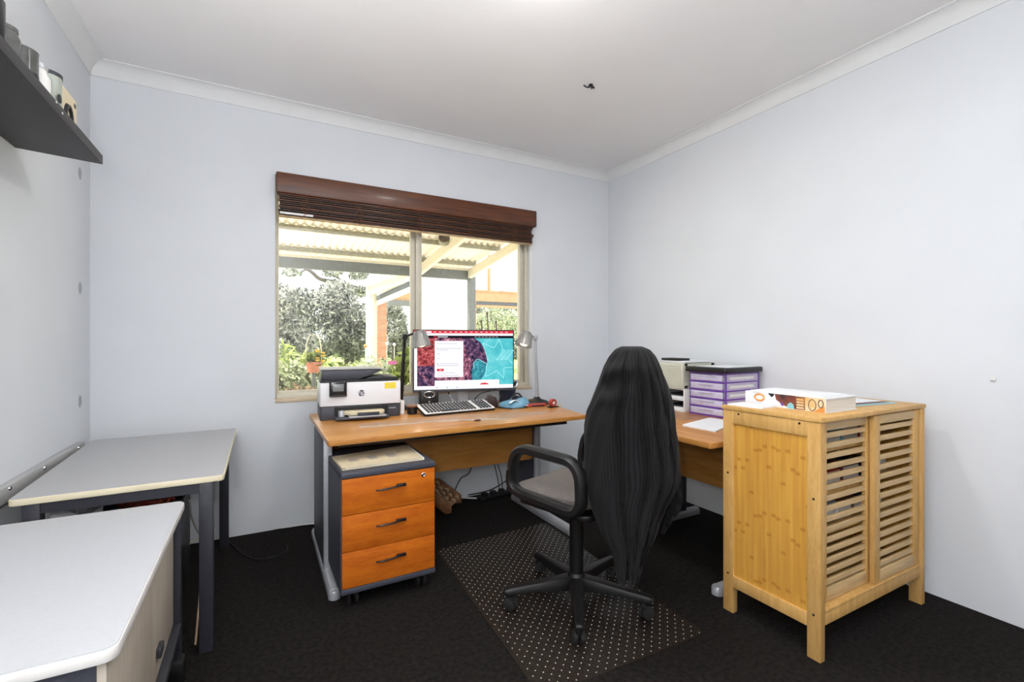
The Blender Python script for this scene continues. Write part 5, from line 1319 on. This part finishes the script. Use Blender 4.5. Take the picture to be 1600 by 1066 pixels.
# gutter and fascia running back toward this house
ga = pY(573, 444, D - 0.5); gb = pY(641, 417, 7.2)
def slab(a, b_, h, w, m, nm):
    return MB().bar([a, b_], w, h).build(nm, m, wg)
slab(ga, gb, 0.11, 0.14, 'pale_green_paint', 'gutter')
slab(Vector(ga) + Vector((0.05, 0.1, -0.13)), Vector(gb) + Vector((0.10, 0.1, -0.13)), 0.14, 0.05, 'cream_paint', 'fascia')
va = pY(587, 468, D - 0.2); vb = pY(641, 444, 7.4)
slab(va, vb, 0.085, 0.06, 'dark_canvas', 'rolled_blind')
slab(Vector(va) - Vector((0, 0, 0.085)), Vector(vb) - Vector((0, 0, 0.085)), 0.075, 0.05, 'white_canvas', 'blind_rail')
slab(Vector(va) + Vector((0, 0, 0.085)), Vector(vb) + Vector((0, 0, 0.085)), 0.085, 0.05, 'white_canvas', 'blind_box')
rA = pY(572, 440, D - 0.55)
MB().add([(ga.x - 0.05, ga.y, ga.z + 0.06), (gb.x, gb.y, gb.z + 0.06), (gb.x + 0.5, gb.y + 0.2, gb.z + 0.2), (ga.x + 1.2, ga.y + 0.4, ga.z + 0.3)], [(0, 1, 2, 3)]).build('roof_slope', 'pale_green_paint', wg)
z0 = pY(620, 470, 11).z
MB().box(pY(604, 470, 11).x, pY(645, 470, 11).x, 10.9, 11.1, z0, pY(620, 446, 11).z).build('lintel', 'timber_tan', wg)
MB().box(pY(604, 470, 11).x, pY(645, 470, 11).x, 10.85, 10.95, z0 - 0.13, z0).build('lintel_band', 'grey_steel', wg)
# lowered white outdoor blind between posts
ob = thing('outdoor_blind', 'large white roll-down canvas blind outside the right window pane', 'blind', (0, 0, 0))
OY = 7.6
ox0, ox1 = pY(664, 470, OY).x, pY(737, 470, OY).x
MB().box(ox0, ox1, OY, OY + 0.012, GZ + 0.3, pY(700, 425, OY).z).build('canvas', 'white_canvas', ob)
MB().box(ox1, ox1 + 0.03, OY - 0.02, OY + 0.03, GZ, pY(700, 425, OY).z).build('side_track', 'white_plastic', ob)
MB().box(pY(656, 470, OY).x - 0.05, ox0 - 0.01, OY, OY + 0.12, GZ, pY(700, 425, OY).z).build('timber_post', 'cream_paint', ob)
MB().box(ox0 - 0.1, ox1 + 0.05, OY - 0.04, OY + 0.06, GZ + 0.24, GZ + 0.3).build('bottom_bar', 'silver_metal', ob)
# timber-framed screen behind the post on the right
tf = thing('timber_screen', 'tan timber screen frame with white canvas panels beyond the patio post', 'screen', (0, 0, 0))
TY = 8.2
tx0, tx1 = pY(738, 470, TY).x, pY(830, 470, TY).x + 1.5
zb1, zb2 = pY(780, 472, TY).z, pY(780, 455, TY).z
MB().box(tx0, tx1, TY, TY + 0.1, zb1, zb2).build('cross_beam', 'timber_tan', tf)
MB().box(tx0, tx1, TY - 0.02, TY + 0.0, zb2 - 0.03, zb2).build('beam_cap', 'timber_tan', tf)
MB().box(tx0, tx1, TY + 0.02, TY + 0.1, pY(780, 477, TY).z, zb1).build('rolled_blind', 'dark_canvas', tf)
MB().box(tx0, tx1, TY + 0.0, TY + 0.1, pY(780, 481, TY).z, pY(780, 477.5, TY).z).build('lower_rail', 'timber_tan', tf)
mx_ = pY(765, 430, TY).x
for x in (mx_, tx1 - 0.1):
    MB().box(x - 0.02, x + 0.025, TY + 0.01, TY + 0.08, zb2, 3.6).build('mullion', 'timber_tan', tf)
for x0, x1 in ((tx0, mx_ - 0.02), (mx_ + 0.025, tx1 - 0.1)):
    MB().box(x0, x1, TY + 0.04, TY + 0.05, zb2, 3.6).build('canvas_panel', 'white_canvas', tf)
for x in (tx0, tx1 - 0.1):
    MB().box(x, x + 0.08, TY, TY + 0.1, GZ, zb1).build('post', 'timber_tan', tf)
MB().tube(spline([pY(782, 456, TY - 0.05), pY(796, 451, TY - 0.05), pY(812, 444, TY - 0.05)], 6), 0.006, 5).build('guy_wire', 'grey_steel', tf)

# trees
def tree(label, blobs, n, size, trunk, m='leaf_grey', aspect=3.0, group=None, hang=0.3):
    t = thing('garden_tree', label, 'tree', (0, 0, 0), 0, group)
    for i, (pts, r0, r1) in enumerate(trunk):
        sp_ = spline(pts, 6); k_ = len(sp_)
        MB().tube(sp_, [r0 + (r1 - r0) * q / (k_ - 1) for q in range(k_)], 7).build('trunk' if i == 0 else 'branch', 'bark', t)
    leaves('foliage', m, blobs, n, size, t, aspect, hang)
    return t
def blob(px, py, Y, rpx, rpy, ry=1.2):
    p = pY(px, py, Y); w = p.x * _s + p.y * _c; return (p.x, p.y, p.z, rpx * w / FPX, ry, rpy * w / FPX)
def pt_(px, py, Y): return tuple(pY(px, py, Y))
base = pY(545, 560, 17); 
tree('spreading grey-green tree, the largest beyond the lawn', [blob(505, 485, 17, 45, 32), blob(540, 500, 17, 38, 40), blob(500, 525, 16.6, 42, 35), blob(550, 535, 17, 32, 30), blob(470, 470, 17.5, 28, 22), blob(528, 455, 17.5, 28, 18)], 11000, 0.17,
     [([(base.x, 17, GZ), pt_(546, 535, 17), pt_(542, 510, 17), pt_(536, 480, 17)], 0.20, 0.07), ([pt_(543, 515, 17), pt_(556, 505, 16.8), pt_(570, 500, 16.8)], 0.07, 0.03), ([pt_(541, 500, 17), pt_(515, 480, 17), pt_(490, 470, 17)], 0.08, 0.03)])
tree('darker tree rising at the left edge of the window view', [blob(440, 480, 13, 22, 36), blob(452, 520, 13, 26, 32), blob(436, 545, 12.6, 20, 26), blob(470, 545, 13, 25, 22)], 8000, 0.13,
     [([pt_(442, 600, 13)[:2] + (GZ,), pt_(444, 550, 13), pt_(440, 500, 13), pt_(446, 470, 13)], 0.16, 0.05)])
tree('bare-branched tall gum with sparse leaf clusters above the lawn', [blob(590, 445, 21, 20, 12), blob(560, 428, 21, 14, 10), blob(520, 425, 21, 16, 8), blob(565, 455, 21, 12, 9), blob(455, 425, 21, 16, 6)], 2600, 0.17,
     [([pt_(640, 590, 21)[:2] + (GZ,), pt_(625, 500, 21), pt_(600, 470, 21), pt_(565, 455, 21), pt_(545, 446, 21), pt_(522, 441, 21)], 0.25, 0.05), ([pt_(522, 441, 21), pt_(500, 436, 21), pt_(485, 424, 21), pt_(462, 412, 21)], 0.10, 0.06), ([pt_(545, 446, 21), pt_(520, 430, 21), pt_(470, 405, 21)], 0.05, 0.03), ([pt_(480, 420, 21), pt_(465, 428, 21), pt_(450, 432, 21)], 0.04, 0.02)])
tree('grey-green tree behind the brick pier', [blob(618, 510, 16, 12, 34), blob(632, 545, 16, 14, 24), blob(612, 478, 16, 9, 16)], 4200, 0.13,
     [([pt_(615, 600, 16)[:2] + (GZ,), pt_(616, 540, 16), pt_(618, 500, 16)], 0.12, 0.04)])
tree('pale twiggy tree below the timber screen', [blob(770, 500, 13, 26, 18), blob(795, 510, 13, 20, 22), blob(812, 500, 13, 16, 20)], 3200, 0.10,
     [([pt_(775, 600, 13)[:2] + (GZ,), pt_(778, 540, 13), pt_(785, 500, 13)], 0.08, 0.03), ([pt_(779, 530, 13), pt_(768, 500, 13), pt_(762, 487, 13)], 0.03, 0.015)], 'leaf_pale')
tree('distant hedge of grey trees on the horizon', [blob(480, 548, 30, 60, 14, 2), blob(560, 545, 30, 50, 16, 2), blob(630, 545, 30, 40, 20, 2), blob(720, 545, 30, 60, 22, 2), blob(800, 535, 30, 40, 30, 2)], 9000, 0.3,
     [([pt_(560, 600, 30)[:2] + (GZ,), pt_(560, 550, 30)], 0.2, 0.1)])

for lb_, cx_, cy_, h_ in (('broad grey-green tree beyond the lawn, hidden past the left window frame', -4.2, 16.0, 4.4), ('tall grey-green tree far behind the timber screen', 8.5, 19.0, 5.2), ('wide grey tree far off past the left end of the patio', -9.5, 22.0, 5.5)):
    tree(lb_, [(cx_, cy_, h_ * 0.62, 2.2, 1.5, h_ * 0.36), (cx_ + 1.3, cy_, h_ * 0.45, 1.6, 1.2, h_ * 0.28), (cx_ - 1.3, cy_, h_ * 0.42, 1.6, 1.2, h_ * 0.28)], 6000, 0.2,
         [([(cx_, cy_, GZ), (cx_ + 0.1, cy_, h_ * 0.3), (cx_, cy_, h_ * 0.6)], 0.2, 0.06)])
# garden shrubs near the window
def shrub(name, label, px, Y, zt, rx, rz_, n, size, m, aspect=2.0, hang=-0.3, extra=None):
    c = pY(px, 560, Y); t = thing(name, label, 'plant', (c.x, c.y, GZ), 0, 'garden plants outside the window')
    h = zt - GZ
    for k in range(5):
        a = k * 1.3; MB().tube(spline([(0.03 * math.cos(a), 0.03 * math.sin(a), 0), (rx * 0.3 * math.cos(a), 0.1 * math.sin(a), h * 0.5), (rx * 0.6 * math.cos(a), 0.2 * math.sin(a), h * 0.85)], 5), 0.010, 5).build('stem', 'bark', t)
    leaves('foliage', m, [(0, 0, h - rz_, rx, rx * 0.8, rz_)] + (extra or []), n, size, t, aspect, hang, 0.2)
    return t
shrub('leafy_shrub', 'bushy pale green shrub below the left pane', 462, 6.0, 0.98, 0.44, 0.52, 2600, 0.075, 'leaf_pale')
shrub('leafy_shrub', 'arching yellow-green strap-leaved plant by the left window frame', 440, 7.4, 1.16, 0.42, 0.55, 700, 0.20, 'leaf_green', 7.0)
shrub('rusty_shrub', 'low rust-tinged shrub right under the left pane', 470, 5.0, 0.74, 0.36, 0.30, 1700, 0.06, 'leaf_rust')
shrub('leafy_shrub', 'bright green shrub behind the printer lid', 522, 6.5, 0.95, 0.42, 0.42, 1700, 0.07, 'leaf_green')
shrub('leafy_shrub', 'green shrub in front of the brick pier', 582, 7.6, 0.92, 0.55, 0.40, 1700, 0.075, 'leaf_pale')
shrub('leafy_shrub', 'broad-leaved green plant beside the black lamp arm', 634, 5.7, 1.10, 0.20, 0.36, 160, 0.16, 'leaf_green', 1.7)
shrub('leafy_shrub', 'low shrub between the pink flower and the monitor', 616, 6.3, 0.88, 0.26, 0.3, 700, 0.07, 'leaf_pale')
# terracotta pot with wire trellis and yellow flowers
pc_ = pY(490, 572, 5.6)
tp_ = thing('flower_pot', 'terracotta pot on a stand with an arched wire trellis', 'flower pot', (pc_.x, 5.6, GZ))
zp = pY(490, 576, 5.6).z - GZ
MB().tube([(0, 0, 0), (0, 0, zp - 0.044)], 0.02, 8).build('stand_pole', 'grey_steel', tp_)
MB().lathe([(0.055, zp - 0.045), (0.06, zp - 0.04), (0.078, zp + 0.045), (0.088, zp + 0.045), (0.088, zp + 0.075), (0.076, zp + 0.075), (0.07, zp + 0.03)], 24).build('pot', 'terracotta', tp_)
for y in (-0.03, 0.03):
    MB().tube(spline([(-0.075, y, zp + 0.03), (-0.075, y, zp + 0.24), (-0.04, y, zp + 0.36), (0.04, y, zp + 0.36), (0.075, y, zp + 0.24), (0.075, y, zp + 0.03)], 6), 0.0042, 6).build('trellis', 'cream_paint', tp_)
leaves('pot_foliage', 'leaf_green', [(0, 0, zp + 0.10, 0.13, 0.1, 0.10)], 220, 0.06, tp_, 2.0, -0.3, 0.1)
for k in range(7):
    a = k * 2.1; MB().lathe([(0.004, 0.0), (0.026, 0.016), (0.018, 0.022), (0.003, 0.018)], 9, Matrix.Translation((0.05 + 0.04 * math.cos(a), -0.08, zp + 0.13 + 0.06 * math.sin(a * 1.7)))).build('flower', 'flower_yellow', tp_)
def stake(label, px, py, Y, m, r_):
    c = pY(px, py, Y); t = thing('garden_stake', label, 'garden stake', (c.x, Y, GZ), 0, 'garden stakes')
    MB().tube([(0, 0, 0), (0, 0, c.z - GZ)], 0.006, 6).build('rod', 'pale_green_paint', t)
    MB().lathe([(0.002, -r_), (r_ * .7, -r_ * .7), (r_, 0), (r_ * .7, r_ * .7), (0.002, r_)], 14, Matrix.Translation((0, 0, c.z - GZ))).build('knob', m, t)
stake('garden stake with a white ball, next to the brick pier', 604.5, 537, 6.5, 'white_plastic', 0.020)
stake('garden stake with a white ball, near the black lamp arm', 616, 538.5, 6.5, 'white_plastic', 0.023)
stake('garden stake with an orange ball, beside the downpipe', 571, 541, 6.5, 'flower_orange', 0.024)
fpk = pY(613, 568, 4.4); fk = thing('pink_flower', 'pink rose-like flower on a stem behind the printer', 'flower', (fpk.x, 4.4, GZ))
MB().tube([(0, 0, 0), (0.01, 0, (fpk.z - GZ) * 0.6), (0, 0, fpk.z - GZ)], 0.005, 6).build('stem', 'leaf_green', fk)
for k in range(9):
    a = k * 2.4; r_ = 0.008 + 0.0035 * k ** 0.7
    MB().lathe([(0.002, 0), (0.016, 0.008), (0.019, 0.022), (0.012, 0.034)], 8, Matrix.Translation((r_ * math.cos(a), r_ * math.sin(a), fpk.z - GZ - 0.01)) @ Matrix.Rotation(0.5, 4, Vector((-math.sin(a), math.cos(a), 0)))).build('petal', 'flower_pink', fk)
for px, py0, py1, lb_ in ((752, 514, 502, 'thin pale twig'), (761, 514, 490, 'straight brown garden stick'), (775, 514, 503, 'dark bent garden tool handle')):
    a, b_ = pY(px + 4, py0 + 30, 5.4), pY(px, py1, 5.4)
    t = thing('garden_stick', lb_ + ' standing behind the monitor outside', 'stick', (a.x, 5.4, GZ))
    MB().tube([(0, 0, 0), (0, 0, a.z - GZ), (b_.x - a.x, 0, b_.z - GZ)], 0.011, 7).build('shaft', 'bark', t)
    MB().lathe([(0.011, -0.01), (0.016, 0.0), (0.012, 0.012)], 8, Matrix.Translation((b_.x - a.x, 0, b_.z - GZ))).build('tip', 'black_plastic', t)
